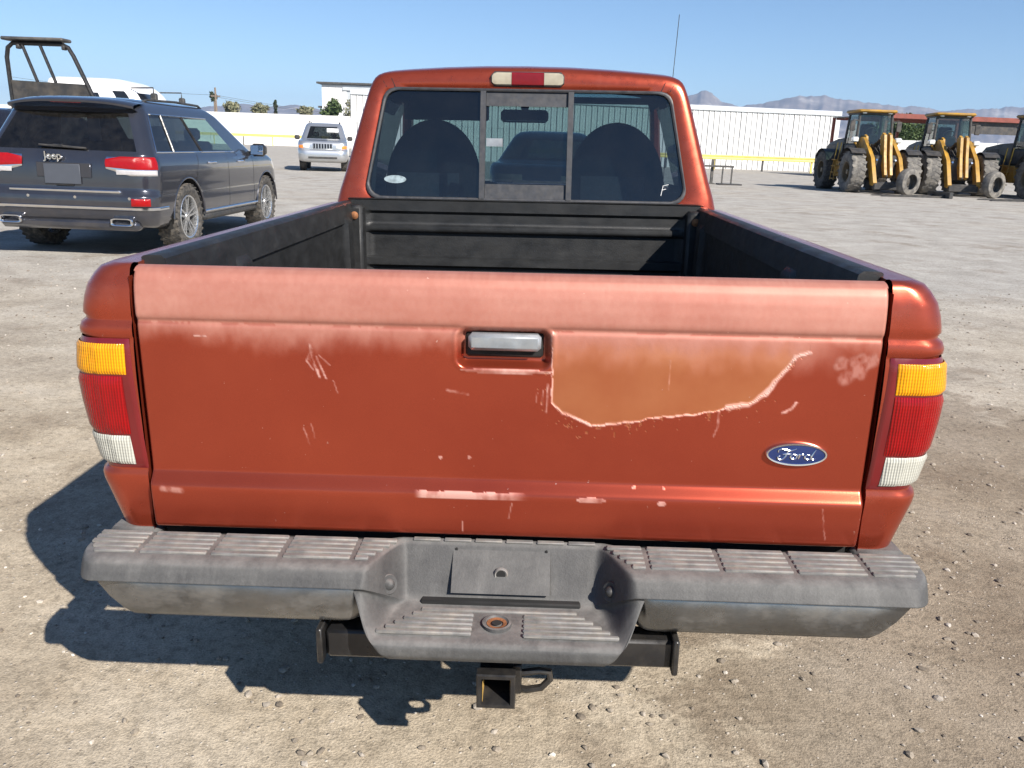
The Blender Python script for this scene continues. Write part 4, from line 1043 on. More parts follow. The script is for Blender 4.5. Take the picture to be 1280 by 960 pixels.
# door seams and window trim
def seam(S, y, z0, z1, sgn, par, lean=0.0):
    mb = MB(); mb.grid([[S.pt(S.t_at_y(y+dx+lean*(z-z0), z), z, sgn, .0015) for z in np.linspace(z0, z1, 14)] for dx in (-.004, .004)]); obj('door_seam', mb, M['dark_gap'], par)
for sgn in (-1, 1):
    for y, z0 in ((2.36,.40),(3.36,.42)): seam(S, y, z0, 1.12, sgn, body)
    mb = MB(); mb.grid([[S.pt(S.t_at_y(1.52-.50*(.55-abs(z-.80)), z), z, sgn, .0015) for z in np.linspace(.78, 1.12, 10)], [S.pt(S.t_at_y(1.528-.50*(.55-abs(z-.80)), z), z, sgn, .0015) for z in np.linspace(.78, 1.12, 10)]]); obj('door_seam', mb, M['dark_gap'], body)
    # chrome window surround
    mb = MB(); path = [S.pt(S.t_at_y(.50, 1.15), 1.15, sgn, .004)]
    zlo, zhi = 1.148, 1.553
    f2y = lambda f, z: S.pt(2+f, z, sgn, .005)
    path = [f2y(f, zlo) for f in np.linspace(.80, .012, 24)]+[f2y(.012, z) for z in np.linspace(zlo, zhi, 8)][1:]+[f2y(f, zhi) for f in np.linspace(.012, .80, 24)][1:]
    mb.tube(path, .009, 6); obj('window_trim', mb, M['chrome'], body)
    for f in (.163, .435):
        mb = MB(); mb.tube([f2y(f, z) for z in np.linspace(zlo, zhi, 6)], .012, 6); obj('window_pillar', mb, M['black_paint'], body)
    for y in (1.80, 2.85):
        p = Vector(S.pt(S.t_at_y(y, 1.02), 1.02, sgn, .02)); mb = MB(); mb.tube([p+Vector((-sgn*.03,-.11,0)), p+Vector((0,-.09,0)), p+Vector((sgn*.006,0,.004)), p+Vector((0,.09,0)), p+Vector((-sgn*.03,.11,0))], .014, 8); obj('door_handle', mb, M['chrome'], body)
    p = Vector(S.pt(S.t_at_y(3.30, 1.14), 1.14, sgn, 0)); mb = MB(); mb.box(p.x+sgn*.04, p.x+sgn*.26, p.y-.05, p.y+.12, 1.08, 1.26, .05); mb.box(p.x-sgn*.02, p.x+sgn*.06, p.y, p.y+.06, 1.10, 1.15); mir = obj('door_mirror', mb, M['black_paint'], suv)
    mb = MB(); mb.box(p.x+sgn*.06, p.x+sgn*.24, p.y-.054, p.y-.048, 1.105, 1.235, .01); obj('mirror_glass', mb, M['mirror'], mir)
    # arch flares and side sill trim
    for ya in (1.02, 3.95):
        mb = MB(); mb.tube([(sgn*.962, ya+.46*math.cos(a), .395+.46*math.sin(a)) for a in np.linspace(.02, math.pi-.02, 26)], .012, 8); obj('arch_flare', mb, M['suv_paint'], body)
    mb = MB(); mb.tube([(sgn*.955, 1.50, .43), (sgn*.962, 3.48, .43)], .014, 6); obj('sill_trim', mb, M['chrome'], body)
    mb = MB(); mb.box(sgn*.86, sgn*.955, 1.50, 3.48, .31, .40, .03); obj('side_sill', mb, M['black_plastic'], body)
    mb = MB(); mb.tube([(sgn*.60, .75, 1.69), (sgn*.61, .85, 1.715), (sgn*.62, 1.6, 1.728), (sgn*.62, 2.3, 1.715), (sgn*.61, 2.42, 1.68)], .016, 6); obj('roof_rail', mb, M['black_plastic'], suv)
    # tail lamp: red over clear, wrapped on the corner
    def zfr(t): return (.985+.035*(1-t)*0, 1.105-.02*t)
    lampr = obj('tail_lamp', S.patch(.62, 1.80, .895, 1.095, .010, sgn, 24, 10, zf=lambda t: (.895+.07*max(0, 1-t*3.5), 1.090)), M['chrome'], suv, angle=60)
    obj('red_lens', S.patch(.615, 1.82, .965, 1.095, .016, sgn, 24, 10, zf=lambda t: (.962+.02*max(0, 1-t*3), 1.096-.03*max(0, 1-t*6))), M['suv_red'], lampr, angle=60)
    obj('clear_lens', S.patch(.76, 1.78, .905, .955, .016, sgn, 20, 6), M['suv_clear'], lampr, angle=60)
    obj('reflector', S.patch(.98, 1.55, .575, .655, .012, sgn, 12, 6), M['suv_red'], suv, angle=60)
    # exhaust tips
    mb = MB(); c0 = (sgn*.62, .02, .40); ring = lambda sx, sz, y: [(c0[0]+sx*px, y, c0[2]+sz*pz) for px, pz in rrect(0, 0, 1, 1, .5, 4)]
    mb.grid([ring(.125,.045,.14), ring(.125,.045,-.015), ring(.118,.040,-.022), ring(.100,.030,-.018), ring(.095,.027,.10)], cv=True); ex = obj('exhaust_tip', mb, M['chrome'], suv)
    mb = MB(); mb.box(c0[0]-.09, c0[0]+.09, .06, .12, .375, .425); obj('exhaust_core', mb, M['dark_gap'], ex)
# bumper chrome strip, hatch strip, plate recess, handle, wiper, spoiler, lettering
mb = MB(); L = [S.pt(t, .545, 1, .006) for t in np.linspace(2.05, 0, 40)]+[S.pt(t, .545, -1, .006) for t in np.linspace(0, 2.05, 40)][1:]
mb.grid([[(x, y, z-.018) for x, y, z in L], [(x*1.004, y-.008, z-.012) for x, y, z in L], [(x*1.004, y-.008, z+.012) for x, y, z in L], [(x, y, z+.018) for x, y, z in L]]); obj('bumper_strip', mb, M['chrome'], suv)
mb = MB(); mb.box(-.62, .62, .020, .062, .700, .738, .010); obj('hatch_strip', mb, M['chrome'], suv)
obj('lower_bumper', MB().box(-.78, .78, .03, .3, .30, .42, .04), M['suv_paint'], suv)
M['plate_grey'] = simple('grey number plate', (0.060,0.068,0.085), .6, var=.05)
mb = MB(); mb.box(-.30, .30, .048, .06, .860, 1.015, .004); rcs = obj('plate_recess', mb, M['suv_paint'], suv)
mb = MB(); mb.box(-.215, .185, .036, .050, .79, 1.00, .004); obj('number_plate', mb, M['plate_grey'], suv)
mb = MB(); mb.box(-.10, .10, .045, .06, .765, .825, .012); obj('hatch_handle', mb, M['black_paint'], suv)
mb = MB(); mb.box(-.085, .085, .042, .046, .772, .796, .001); obj('handle_slot', mb, M['dark_gap'], suv)
p0 = Vector((-.02, .115, 1.19)); mb = MB(); mb.tube([p0, p0+Vector((-.10,-.004,.0)), p0+Vector((.26,-.005,-.022))], [.020,.016,.010], 8); mb.tube([p0+Vector((-.26,.0,.004)), p0+Vector((.26,-.006,-.02))], .012, 6); obj('rear_wiper', mb, M['black_plastic'], suv)
mb = MB(); mb.grid([[(x, y+.10*abs(x/.70)**3, z-.05*abs(x/.70)**3) for x in np.linspace(-.70, .70, 21)] for y, z in ((.50,1.715),(.38,1.712),(.25,1.690),(.215,1.672),(.22,1.650),(.30,1.625),(.40,1.60))]); sp_ = obj('roof_spoiler', mb, M['suv_paint'], suv)
mb = MB(); mb.box(-.17, .17, .225, .245, 1.640, 1.662, .004); obj('high_brake_lamp', mb, M['lamp_edge'], sp_)
text_mesh('maker_lettering', 'Jeep', .115, .010, M['chrome'], suv, Matrix.Translation((-.10, .046, 1.082)) @ Matrix.Rotation(math.pi/2, 4, 'X'))
for x in (-.40, .12, .72): obj('parking_sensor', MB().lathe([(0,.001),(0,.016),(.01,.016)], 12, 'Y', (x, S.pt(.1 if abs(x) < .6 else 1.0, .655)[1]-.004, .655)), M['chrome'], suv)
mb = MB(); mb.box(.12, .26, .42, .43, 1.25, 1.50, .004); obj('window_paper', mb, M['white_mark'], suv)
for y in (.62,): mb = MB(); mb.box(.62, .63, .70, .88, 1.20, 1.42); obj('window_paper', mb, M['white_mark'], suv)
suv.location = (-5.03, 8.86, 0); suv.rotation_euler = (0, 0, R_(0)); suv.scale = (.965,)*3

# ------------------------------------------------------------------ silver SUV facing us
sil_rows = [(.32,.72,.30,4.30,.1,.25),(.36,.84,.08,4.40,.15,.28),(.46,.89,.0,4.46,.18,.30),(.62,.905,.0,4.47,.18,.30),(.74,.905,.03,4.44,.18,.28),(.80,.90,.04,4.36,.18,.25),(.95,.90,.05,4.35,.18,.25),(1.05,.885,.06,4.30,.18,.26),(1.09,.87,.07,4.22,.18,.28),(1.14,.855,.08,3.35,.18,.22),(1.17,.845,.09,3.28,.18,.22),(1.62,.70,.25,2.72,.2,.2),(1.68,.67,.27,2.62,.2,.2),(1.74,.58,.32,2.5,.2,.2),(1.76,.20,.6,2.2,.1,.1)]
silver = empty('parked_suv', 'boxy silver SUV with slotted grille facing us in front of the long white wall', 'car')
S2, b2 = build_car(silver, sil_rows, (4,5,8,9,10,11), (1.17,1.62), M['silver_paint'], [(.02,.20),(.23,.50),(.53,.84)], (.85,3.55), .37, .42, [M['glass_dark'],M['glass_dark'],M['glass_car']], M['glass_dark'], M['glass_car'], front_t=4.05, track=.76, tyreW=.24, underz=.33)
cabin(silver, (1.5, 2.3), .95, 1.0, .25)
mb = MB(); mb.box(-.36, .36, 4.34, 4.375, .80, 1.00, .02); gr = obj('grille', mb, M['silver_paint'], silver)
for k in range(7): x = -.30+k*.10; obj('grille_slot', MB().box(x-.032, x+.032, 4.370, 4.384, .815, .985, .010), M['navy_paint'], gr)
M['headlamp'] = simple('headlamp', (0.75,0.76,0.74), .12, .3, coat=.8, var=.1); M['amber_flat'] = simple('amber marker', (0.75,0.22,0.03), .25, coat=.6)
for s in (-1, 1):
    mb = MB(); mb.box(s*.46, s*.72, 4.28, 4.372, .81, .985, .03); hl = obj('headlamp', mb, M['headlamp'], silver)
    obj('turn_lamp', S2.patch(3.35, 3.95, .82, .93, .008, s, 8, 4), M['amber_flat'], hl)
    obj('mirror', MB().box(s*.88, s*1.08, 3.10, 3.22, 1.12, 1.28, .04), M['black_plastic'], silver)
    obj('roof_rail', MB().tube([(s*.56,.6,1.75),(s*.57,.7,1.80),(s*.58,2.2,1.80),(s*.57,2.35,1.74)], .018, 6), M['black_plastic'], silver)
obj('bumper_grille', MB().box(-.52, .52, 4.46, 4.485, .46, .53, .01), M['black_plastic'], silver)
obj('bumper_trim', MB().box(-.80, .80, 4.40, 4.45, .60, .64, .01), M['silver_paint'], silver)
obj('visor_sheet', MB().box(-.55, -.12, 2.98, 2.985, 1.42, 1.56), M['white_mark'], silver)
silver.rotation_euler = (0,0,math.pi+R_(12)); silver.location = (-10.35, 41.2, 0); silver.scale = (1.14,)*3

# ------------------------------------------------------------------ dark car ahead of the cab, seen through its glass
ahead = empty('parked_suv', 'dark navy car parked ahead of the pickup, seen through its cab windows', 'car')
S3, b3 = build_car(ahead, suv_rows, (5,7,10,11,12,13), (1.15,1.555), M['navy_paint'], sw, (1.02,3.95), .395, .455, [M['glass_dark']]*3, M['glass_dark'], M['glass_car'], rear_t=.92, front_t=3.4, track=.82)
obj('grille', MB().box(-.5, .5, 4.80, 4.83, .62, .80, .01), M['black_plastic'], ahead)
for s_ in (-1, 1): obj('headlamp', S3.patch(3.5, 4.3, .76, .90, .010, s_, 10, 5), M['black_plastic'], ahead)
ahead.location = (.30, 19.6, 0); ahead.rotation_euler = (0,0,math.pi+R_(-4)); ahead.scale = (1, 1, .93)

# ------------------------------------------------------------------ dark car at the left edge, behind the SUV
left = empty('parked_car', 'dusty dark car half hidden to the left of the grey SUV', 'car')
S4, b4 = build_car(left, suv_rows, (5,7,10,11,12,13), (1.15,1.555), M['navy_paint'], sw, (1.02,3.95), .395, .455, [M['glass_dark']]*3, M['glass_dark'], M['glass_car'], rear_t=.92, front_t=3.4, track=.82)
left.location = (-8.75, 12.6, 0); left.scale = (.98, .98, .93)
# ================================================================== background
M['wall_white'] = simple('white corrugated sheet', (0.66,0.665,0.66), .5, 0, var=.08, vscale=.6, dust=.22, dustcol=(0.45,0.44,0.43))
M['wall_paint'] = simple('white painted wall', (0.80,0.79,0.77), .8, 0, var=.04, vscale=.4, dust=.10)
M['wall_grey'] = simple('weathered galvanised sheet', (0.50,0.53,0.55), .5, .1, var=.15, vscale=.8)
M['yellow'] = simple('yellow rail paint', (0.74,0.60,0.16), .5, 0, var=.15, vscale=2, dust=.15)
M['cat_yellow'] = simple('loader yellow', (0.36,0.195,0.018), .5, 0, var=.35, vscale=3, dust=.55, dustcol=(0.22,0.15,0.08))
M['machine_black'] = simple('machine black', (0.03,0.03,0.031), .55, 0, var=.3, vscale=5, dust=.3, dustcol=(0.22,0.18,0.13))
M['hood_brown'] = simple('dusty hood', (0.11,0.085,0.05), .6, 0, var=.3, vscale=4, dust=.4, dustcol=(0.26,0.21,0.14))
M['rust_red'] = simple('red oxide steel', (0.19,0.045,0.03), .6, 0, var=.25, vscale=2)
M['dark_steel'] = simple('dark steel', (0.07,0.07,0.07), .6, .4, var=.3, vscale=6, dust=.3)
M['tyre_pale'] = simple('dusty pale rubber', (0.105,0.10,0.093), .9, 0, var=.25, vscale=6, bump=.3, dust=.6, dustcol=(0.36,0.33,0.28))
M['wood'] = simple('weathered pole wood', (0.19,0.15,0.115), .9, 0, var=.3, vscale=5)
# corrugated metal wall: each sheet a part
wallr = empty('metal_wall', 'tall white corrugated metal wall behind the yellow guard rail', 'wall', (0.9, 74.0, 0), R_(12.5))
mb = MB(); PW = .50
mb.grid([[(x, y, z) for z in (0.0, 2.75)] for x, y in ((.02,.03),(.025,-.03),(.06,-.05),(.11,-.05),(.12,0),(.27,0),(.28,-.02),(.32,-.02),(.33,0),(PW-.022,0),(PW-.02,.04))])
lo = obj('sheet', mb, M['wall_white'], wallr, angle=25)
mb = MB(); mb.grid([[(x, y-.02, z) for z in (2.7, 4.90)] for x, y in ((.02,.03),(.025,-.03),(.06,-.05),(.11,-.05),(.12,0),(.27,0),(.28,-.02),(.32,-.02),(.33,0),(PW-.022,0),(PW-.02,.04))])
hi = obj('sheet', mb, M['wall_white'], wallr, angle=25)
k0 = -34; nW = 52+34
for k in range(nW):
    for src in (lo, hi):
        o = src if k == 0 else src.copy()
        if k: scene.collection.objects.link(o); o.parent = wallr
        o.location = (k0*PW+k*PW+random.uniform(-.01,.01), random.uniform(-.012, .012), 0)
obj('cap_flashing', MB().box(k0*PW, 26.0, -.16, .05, 4.85, 5.25, .02), M['wall_grey'], wallr)
obj('wall_backing', MB().box(k0*PW, 26.0, .06, .25, 0, 5.0), M['dark_steel'], wallr)
# lower wall behind the loaders
low = empty('metal_wall', 'low white panelled wall under the open steel shed', 'wall', (26.2, 80, 0))
for k in range(34): obj('sheet', MB().box(k*1.2, k*1.2+1.17, random.uniform(-.02, 0), .15, 0, 3.0, .02), M['wall_white'], low)
# far painted wall on the left
farw = empty('boundary_wall', 'long plain white boundary wall beyond the silver car', 'wall', (-60, 150, 0))
for k in range(-16, 16): obj('wall_bay', MB().box(-40+k*6.0, -40+k*6.0+5.96, random.uniform(-.03, 0), .3, 0, 5.15, .02), M['wall_paint'], farw)
obj('coping', MB().box(-136, 56, -.08, .36, 5.15, 5.28), M['wall_paint'], farw)
# guard rails
def guard(name, label, x0, x1, y, z, step, hb):
    r = empty(name, label, 'guard rail', (x0, y, 0)); L = x1-x0
    mb = MB(); mb.grid([[(x, yy, zz) for yy, zz in ((.03,z-hb),(-.04,z-hb),(-.06,z-hb*.6),(-.01,z-hb*.1),(-.01,z+hb*.1),(-.06,z+hb*.6),(-.04,z+hb),(.03,z+hb))] for x in (0, L)]); obj('rail_beam', mb, M['yellow'], r)
    k = 0
    while k*step < L: obj('post', MB().box(k*step, k*step+.15, .03, .18, 0, z+hb*.7, .01), M['yellow'] if k % 2 == 0 else M['dark_steel'], r); k += 1
guard('guard_rail', 'yellow guard rail on posts along the corrugated metal wall', -2, 25.5, 70.5, 1.02, 3.9, .18)
guard('guard_rail', 'yellow guard rail in front of the far white boundary wall', -96, -34, 146, 1.62, 5.0, .22)
# open shed
shed = empty('open_shed', 'open steel shed with red fascia behind the yellow loaders', 'shed', (22.0, 57.5, 0), R_(9))
SL = 30
obj('roof_sheet', MB().box(0, SL, 0.2, 7.5, 4.02, 4.10), M['dark_steel'], shed); obj('fascia', MB().box(-.05, SL, -.02, .18, 3.86, 4.16, .01), M['rust_red'], shed)
obj('shade_sheet', MB().box(5.4, SL, .3, .4, 3.1, 3.9), M['machine_black'], shed)  # dark sheet put in for the shaded ceiling and interior of the shed
for k in range(7):
    for yy in (.25, 7.2): obj('column', MB().box(k*5-.09, k*5+.09, yy-.09, yy+.09, 0, 4.02, .01), M['rust_red'], shed)
for k in range(6): obj('purlin', MB().box(0, SL, .8+k*1.2, .88+k*1.2, 3.9, 4.02), M['rust_red'], shed)
# steel stand
st = empty('steel_stand', 'low dark steel stand on legs by the corrugated wall', 'stand', (7.0, 38.2, 0))
obj('top_beam', MB().box(-.75, 1.25, -.25, .25, .72, .80, .01), M['dark_steel'], st)
for x, h in ((-.62,1.05),(.36,1.05)): obj('leg', MB().box(x-.06, x+.06, -.06, .06, 0, h, .01), M['dark_steel'], st)
for x in (.78, 1.18): obj('leg', MB().box(x-.03, x+.03, -.23, -.17, .05, .74, .005), M['dark_steel'], st)
obj('foot_plate', MB().box(.55, 1.55, -.75, -.05, 0, .05, .01), M['machine_black'], st); obj('foot_plate', MB().box(-.8, .5, -.2, .2, 0, .04, .01), M['dark_steel'], st)

# ------------------------------------------------------------------ wheel loaders
def make_loader():
    L = empty('wheel_loader', 'yellow wheel loader', 'loader')
    R, W = .78, .56
    for sx in (-1, 1):
        for y in (1.5, -1.5):
            t = wheel(L, (sx*1.06, y, R), R, W, M['hood_brown'], sx, spokes=0, rimR=.52, tread=18, tyre_mat=M['tyre_pale'] if y > 0 else M['rubber'])
    # chassis
    obj('rear_frame', MB().box(-.55, .55, -2.7, .2, .62, 1.25, .05), M['machine_black'], L)
    obj('front_frame', MB().box(-.42, .42, .45, 2.0, .60, 1.45, .06), M['machine_black'], L)
    obj('axle', MB().tube([(-1.0, 1.5, R), (1.0, 1.5, R)], .20, 12), M['hood_brown'], L); obj('axle', MB().tube([(-1.0, -1.5, R), (1.0, -1.5, R)], .20, 12), M['hood_brown'], L)
    obj('counterweight', MB().box(-1.10, 1.10, -3.1, -2.45, .70, 1.42, .10), M['machine_black'], L)
    mb = MB(); mb.grid([[(x*wd, y, z) for x, z in ((-1,1.20),(-1,zt-.25),(-.8,zt-.05),(0,zt),(.8,zt-.05),(1,zt-.25),(1,1.20))] for y, wd, zt in ((-3.05,.60,1.75),(-2.9,.68,1.98),(-1.8,.74,2.12),(-.75,.76,2.16),(-.70,.76,2.16))]); mb.f.append(tuple(range(7))); hd = obj('engine_hood', mb, M['hood_brown'], L)
    for sx in (-1, 1):
        obj('hood_grille', MB().box(sx*.70, sx*.755, -2.5, -1.6, 1.45, 1.85, .01), M['machine_black'], hd)
        obj('side_step', MB().box(sx*.70, sx*1.02, -.75, .15, .55, 1.22, .04), M['cat_yellow'], L)
        mb = MB(); mb.grid([[(sx*x, 1.5+(R+.10)*math.cos(a), R+(R+.10)*math.sin(a)) for x in (.80, 1.36)] for a in np.linspace(.9, 2.7, 12)]); mb.grid([[(sx*x, 1.5+(R+.13)*math.cos(a), R+(R+.13)*math.sin(a)) for x in (.80, 1.36)] for a in np.linspace(.9, 2.7, 12)]); obj('fender', mb, M['machine_black'], L, kind='stuff')
        mb = MB(); mb.grid([[(sx*x, -1.5+(R+.10)*math.cos(a), R+(R+.10)*math.sin(a)) for x in (.75, 1.36)] for a in np.linspace(.5, 2.5, 12)]); obj('fender', mb, M['machine_black'], L)
    # cab
    cabl = obj('cab', MB().box(-.72, .72, -.72, .55, 1.25, 1.86, .05), M['machine_black'], L)
    for sx in (-1, 1):
        for y0, y1 in ((.55, .42), (-.70, -.62)): obj('cab_post', MB().tube([(sx*.70, y0, 1.85), (sx*.64, y1, 3.02)], .055, 8), M['machine_black'], cabl)
        mb = MB(); mb.add([(sx*.70,-.66,1.88),(sx*.70,.50,1.88),(sx*.65,.40,3.0),(sx*.65,-.60,3.0)], [(0,1,2,3)]); obj('side_glass', mb, M['glass_car'], cabl)
        obj('mirror', MB().box(sx*.82, sx*1.02, .50, .56, 2.35, 2.75, .02).tube([(sx*.68,.48,2.75),(sx*.92,.53,2.78)], .018, 6), M['machine_black'], cabl, kind='stuff')
        obj('work_light', MB().box(sx*.42, sx*.60, .48, .58, 3.02, 3.12, .02), M['headlamp'], cabl)
        obj('head_light', MB().box(sx*.72, sx*.98, .72, .90, 1.92, 2.12, .04), M['headlamp'], L); obj('light_bracket', MB().tube([(sx*.45,.75,1.5),(sx*.85,.80,1.92)], .05, 8), M['cat_yellow'], L)
    mb = MB(); mb.add([(-.66,.535,1.88),(.66,.535,1.88),(.60,.425,3.0),(-.60,.425,3.0)], [(0,1,2,3)]); obj('front_glass', mb, M['glass_car'], cabl)
    mb = MB(); mb.add([(-.66,-.70,1.88),(.66,-.70,1.88),(.60,-.62,3.0),(-.60,-.62,3.0)], [(0,1,2,3)]); obj('rear_glass', mb, M['glass_car'], cabl)
    obj('roof', MB().box(-.76, .76, -.85, .66, 3.06, 3.18, .05), M['cat_yellow'], cabl); obj('roof_edge', MB().box(-.70, .70, -.76, .56, 3.00, 3.06, .02), M['machine_black'], cabl)
    obj('seat', MB().box(-.26, .26, -.45, -.25, 1.9, 2.65, .06), M['dark_cloth'], cabl); obj('console', MB().box(-.22, .22, .15, .40, 1.9, 2.25, .05), M['dark_cloth'], cabl)
    obj('steering_wheel', MB().tube([(.2*math.cos(a), .12+.1*math.sin(a), 2.36+.14*math.sin(a)) for a in np.linspace(0, 6.283, 20)], .02, 6), M['machine_black'], cabl)
    # lift arms, tower and linkage
    arm = [(.55,1.95),(.72,2.12),(1.0,2.10),(1.45,1.80),(2.05,1.35),(2.42,.75),(2.62,.42),(2.50,.30),(2.28,.34),(2.05,.72),(1.70,1.12),(1.20,1.42),(.80,1.62),(.55,1.78)]
    for sx in (-1, 1):
        obj('lift_arm', MB().prism(arm, sx*.46, sx*.60, 'X'), M['cat_yellow'], L, angle=50)
        obj('tower', MB().prism([(.45,1.3),(.50,2.05),(.66,2.22),(.86,2.15),(1.1,1.3)], sx*.36, sx*.44, 'X'), M['cat_yellow'], L)
        cyl = obj('lift_cylinder', MB().tube([(sx*.30,.75,.95),(sx*.33,1.75,1.20)], .075, 10), M['cat_yellow'], L); obj('cylinder_rod', MB().tube([(sx*.33,1.75,1.20),(sx*.36,2.05,1.27)], .04, 8), M['chrome'], cyl)
    obj('cross_tube', MB().tube([(-.52,1.85,1.20),(.52,1.85,1.20)], .13, 12), M['cat_yellow'], L)
    for dx in (-.16, .06): obj('tilt_lever', MB().prism([(1.55,2.15),(1.72,2.28),(1.92,2.20),(2.15,1.45),(2.45,.72),(2.30,.62),(1.95,1.15),(1.75,1.55)], dx, dx+.10, 'X'), M['cat_yellow'], L, angle=50)
    tc = obj('tilt_cylinder', MB().tube([(0,.65,1.75),(0,1.35,2.05)], .09, 10), M['machine_black'], L); obj('cylinder_rod', MB().tube([(0,1.35,2.05),(0,1.68,2.18)], .045, 8), M['chrome'], tc)
    for k in range(7):
        x0 = -.34+.11*k; obj('hose', MB().tube([(x0,.62,1.25+.06*(k%3)),(x0*1.1,1.0,1.75+.1*(k%2)),(x0*.8,1.5,1.45),(x0,1.9,1.0)], .028, 6), M['machine_black'], L)
    obj('coupler', MB().box(-.56, .56, 2.40, 2.60, .15, .46, .04), M['machine_black'], L)
    obj('exhaust', MB().tube([(.30,-1.2,2.10),(.30,-1.2,2.65),(.30,-1.32,2.74)], .06, 10), M['machine_black'], L)
    mb = MB()
    for k in range(4): mb.box(1.02, 1.20, -.55, -.15, .45+.25*k, .48+.25*k)
    for y in (-.56, -.14): mb.tube([(1.18, y, .40), (1.02, y, 1.9)], .02, 6)
    obj('ladder', mb, M['cat_yellow'], L, kind='stuff')
    return L
lab = ['yellow wheel loader standing next to the corrugated metal wall end', 'yellow wheel loader parked between two other loaders', 'yellow wheel loader standing in front of the open shed, last of the row']
ld0 = make_loader(); spots = ((13.15, 36.1, 1), (16.45, 36.5, -5), (19.65, 35.3, 4))
for k, (x, y, a) in enumerate(spots):
    o = ld0 if k == 0 else copy_tree(ld0)
    o['label'] = lab[k]; o['group'] = 'wheel loaders in a row'; o.location = (x, y, 0); o.rotation_euler = (0,0,math.pi+R_(a))
# loose tyres propped in front, pallet forks on the ground
for k, (x, y, lb) in enumerate(((13.75, 33.1, 'bare tyre propped upright before the loader beside the corrugated wall end'), (17.05, 33.35, 'bare tyre propped upright before the middle loader'))):
    e = empty('loose_tyre', lb, 'tyre', (x, y, 0), R_(-62), 'loose tyres in front of the loaders')
    Rr, Ww = .50, .34
    prof_ = [(-Ww*.5, Rr*.58), (-Ww*.52, Rr*.80), (-Ww*.44, Rr*.95), (-Ww*.2, Rr), (Ww*.2, Rr), (Ww*.44, Rr*.95), (Ww*.52, Rr*.80), (Ww*.5, Rr*.58), (Ww*.40, Rr*.55), (Ww*.36, Rr*.75), (0, Rr*.88), (-Ww*.36, Rr*.75), (-Ww*.40, Rr*.55)]
    obj('casing', MB().lathe(prof_, 36, 'X', (0,0,Rr), closed=True), M['tyre_pale'], e, angle=50)
for k, (x, y, lb) in enumerate(((13.6, 32.2, 'black pallet forks lying flat before the loader beside the corrugated wall end'), (17.2, 31.6, 'black pallet forks lying flat before the middle loader'))):
    e = empty('pallet_forks', lb, 'forks', (x, y, 0), R_(8), 'pallet forks on the ground')
    for dy in (-.35, .35): obj('tine', MB().prism([(-1.4,0),(1.1,0),(1.1,.14),(1.02,.14),(.9,.07),(-1.35,.03)], dy-.07, dy+.07, 'Y'), M['machine_black'], e)
    obj('carriage', MB().box(1.0, 1.15, -.7, .7, 0, .22, .01), M['machine_black'], e)

# ------------------------------------------------------------------ left background
rack = empty('steel_rack', 'black steel rack with a flat board on top rising behind the grey SUV', 'rack', (-9.2, 16, 0))
fr_ = [(-.62,.0),(-.66,2.55),(-.62,2.72),(-.52,2.80),(.38,2.80),(.50,2.74),(.58,2.60),(.92,1.80),(1.02,1.2),(1.02,0)]
obj('frame', MB().tube([(x, 0, z) for x, z in fr_], .040, 8), M['black_paint'], rack)
for a, b in ((-.36,-.14),(-.03,.20)): obj('upright', MB().tube([(a, 0, 2.80), (b, 0, 2.14)], .030, 8), M['black_paint'], rack)
obj('back_panel', MB().prism([(-.60,1.55),(.98,1.55),(.82,2.12),(-.62,2.16)], -.02, .03, 'Y'), M['machine_black'], rack)
obj('rear_leg', MB().tube([(-.62, .9, 0), (-.64, .05, 2.0)], .035, 8), M['black_paint'], rack); obj('rear_leg', MB().tube([(.95, .9, 0), (.85, .05, 1.95)], .035, 8), M['black_paint'], rack)
obj('top_board', MB().box(-.68, .46, -.12, .22, 2.84, 2.90, .02), M['dark_steel'], rack)
for x in (-.42, .42): obj('lamp_hook', MB().box(x-.03, x+.03, -.05, .05, 2.70, 2.78, .01), M['black_plastic'], rack)
M['truck_white'] = simple('white truck paint', (0.80,0.80,0.80), .35, 0, coat=.4, var=.04)
wt = empty('box_truck', 'white high roofed truck standing behind the black rack', 'truck', (-13.2, 24, 0))
tr_rows = [(.5,.95,.2,6.0,.1,.2),(.6,1.15,0,6.1,.1,.3),(1.2,1.18,0,6.1,.1,.3),(1.9,1.18,0,6.05,.1,.35),(2.35,1.16,0,5.85,.12,.4),(2.62,1.12,.02,5.45,.15,.4),(2.76,1.02,.06,5.0,.2,.4),(2.82,.7,.3,4.5,.2,.3)]
tr_rows = [(z*.955, w, a*.3+1.15, b*.62, c_, d_) for z, w, a, b, c_, d_ in tr_rows]; fr2 = smooth_rows(tr_rows, 4, ()); S5 = Shell(fr2); tl5 = list(np.linspace(0,1,5))+list(np.linspace(1,2,6))[1:]+list(np.linspace(2,3,12))[1:]+list(np.linspace(3,4,8))[1:]+list(np.linspace(4,5,6))[1:]
mb = MB(); mb.grid([[S5.pt(t, z, 1) for z in fr2[:,0]] for t in tl5]+[[S5.pt(t, z, -1) for z in fr2[:,0]] for t in tl5[::-1]], cu=True); mb.f.append(tuple(k*len(fr2)+len(fr2)-1 for k in range(2*len(tl5)))); obj('body', mb, M['truck_white'], wt, angle=50)
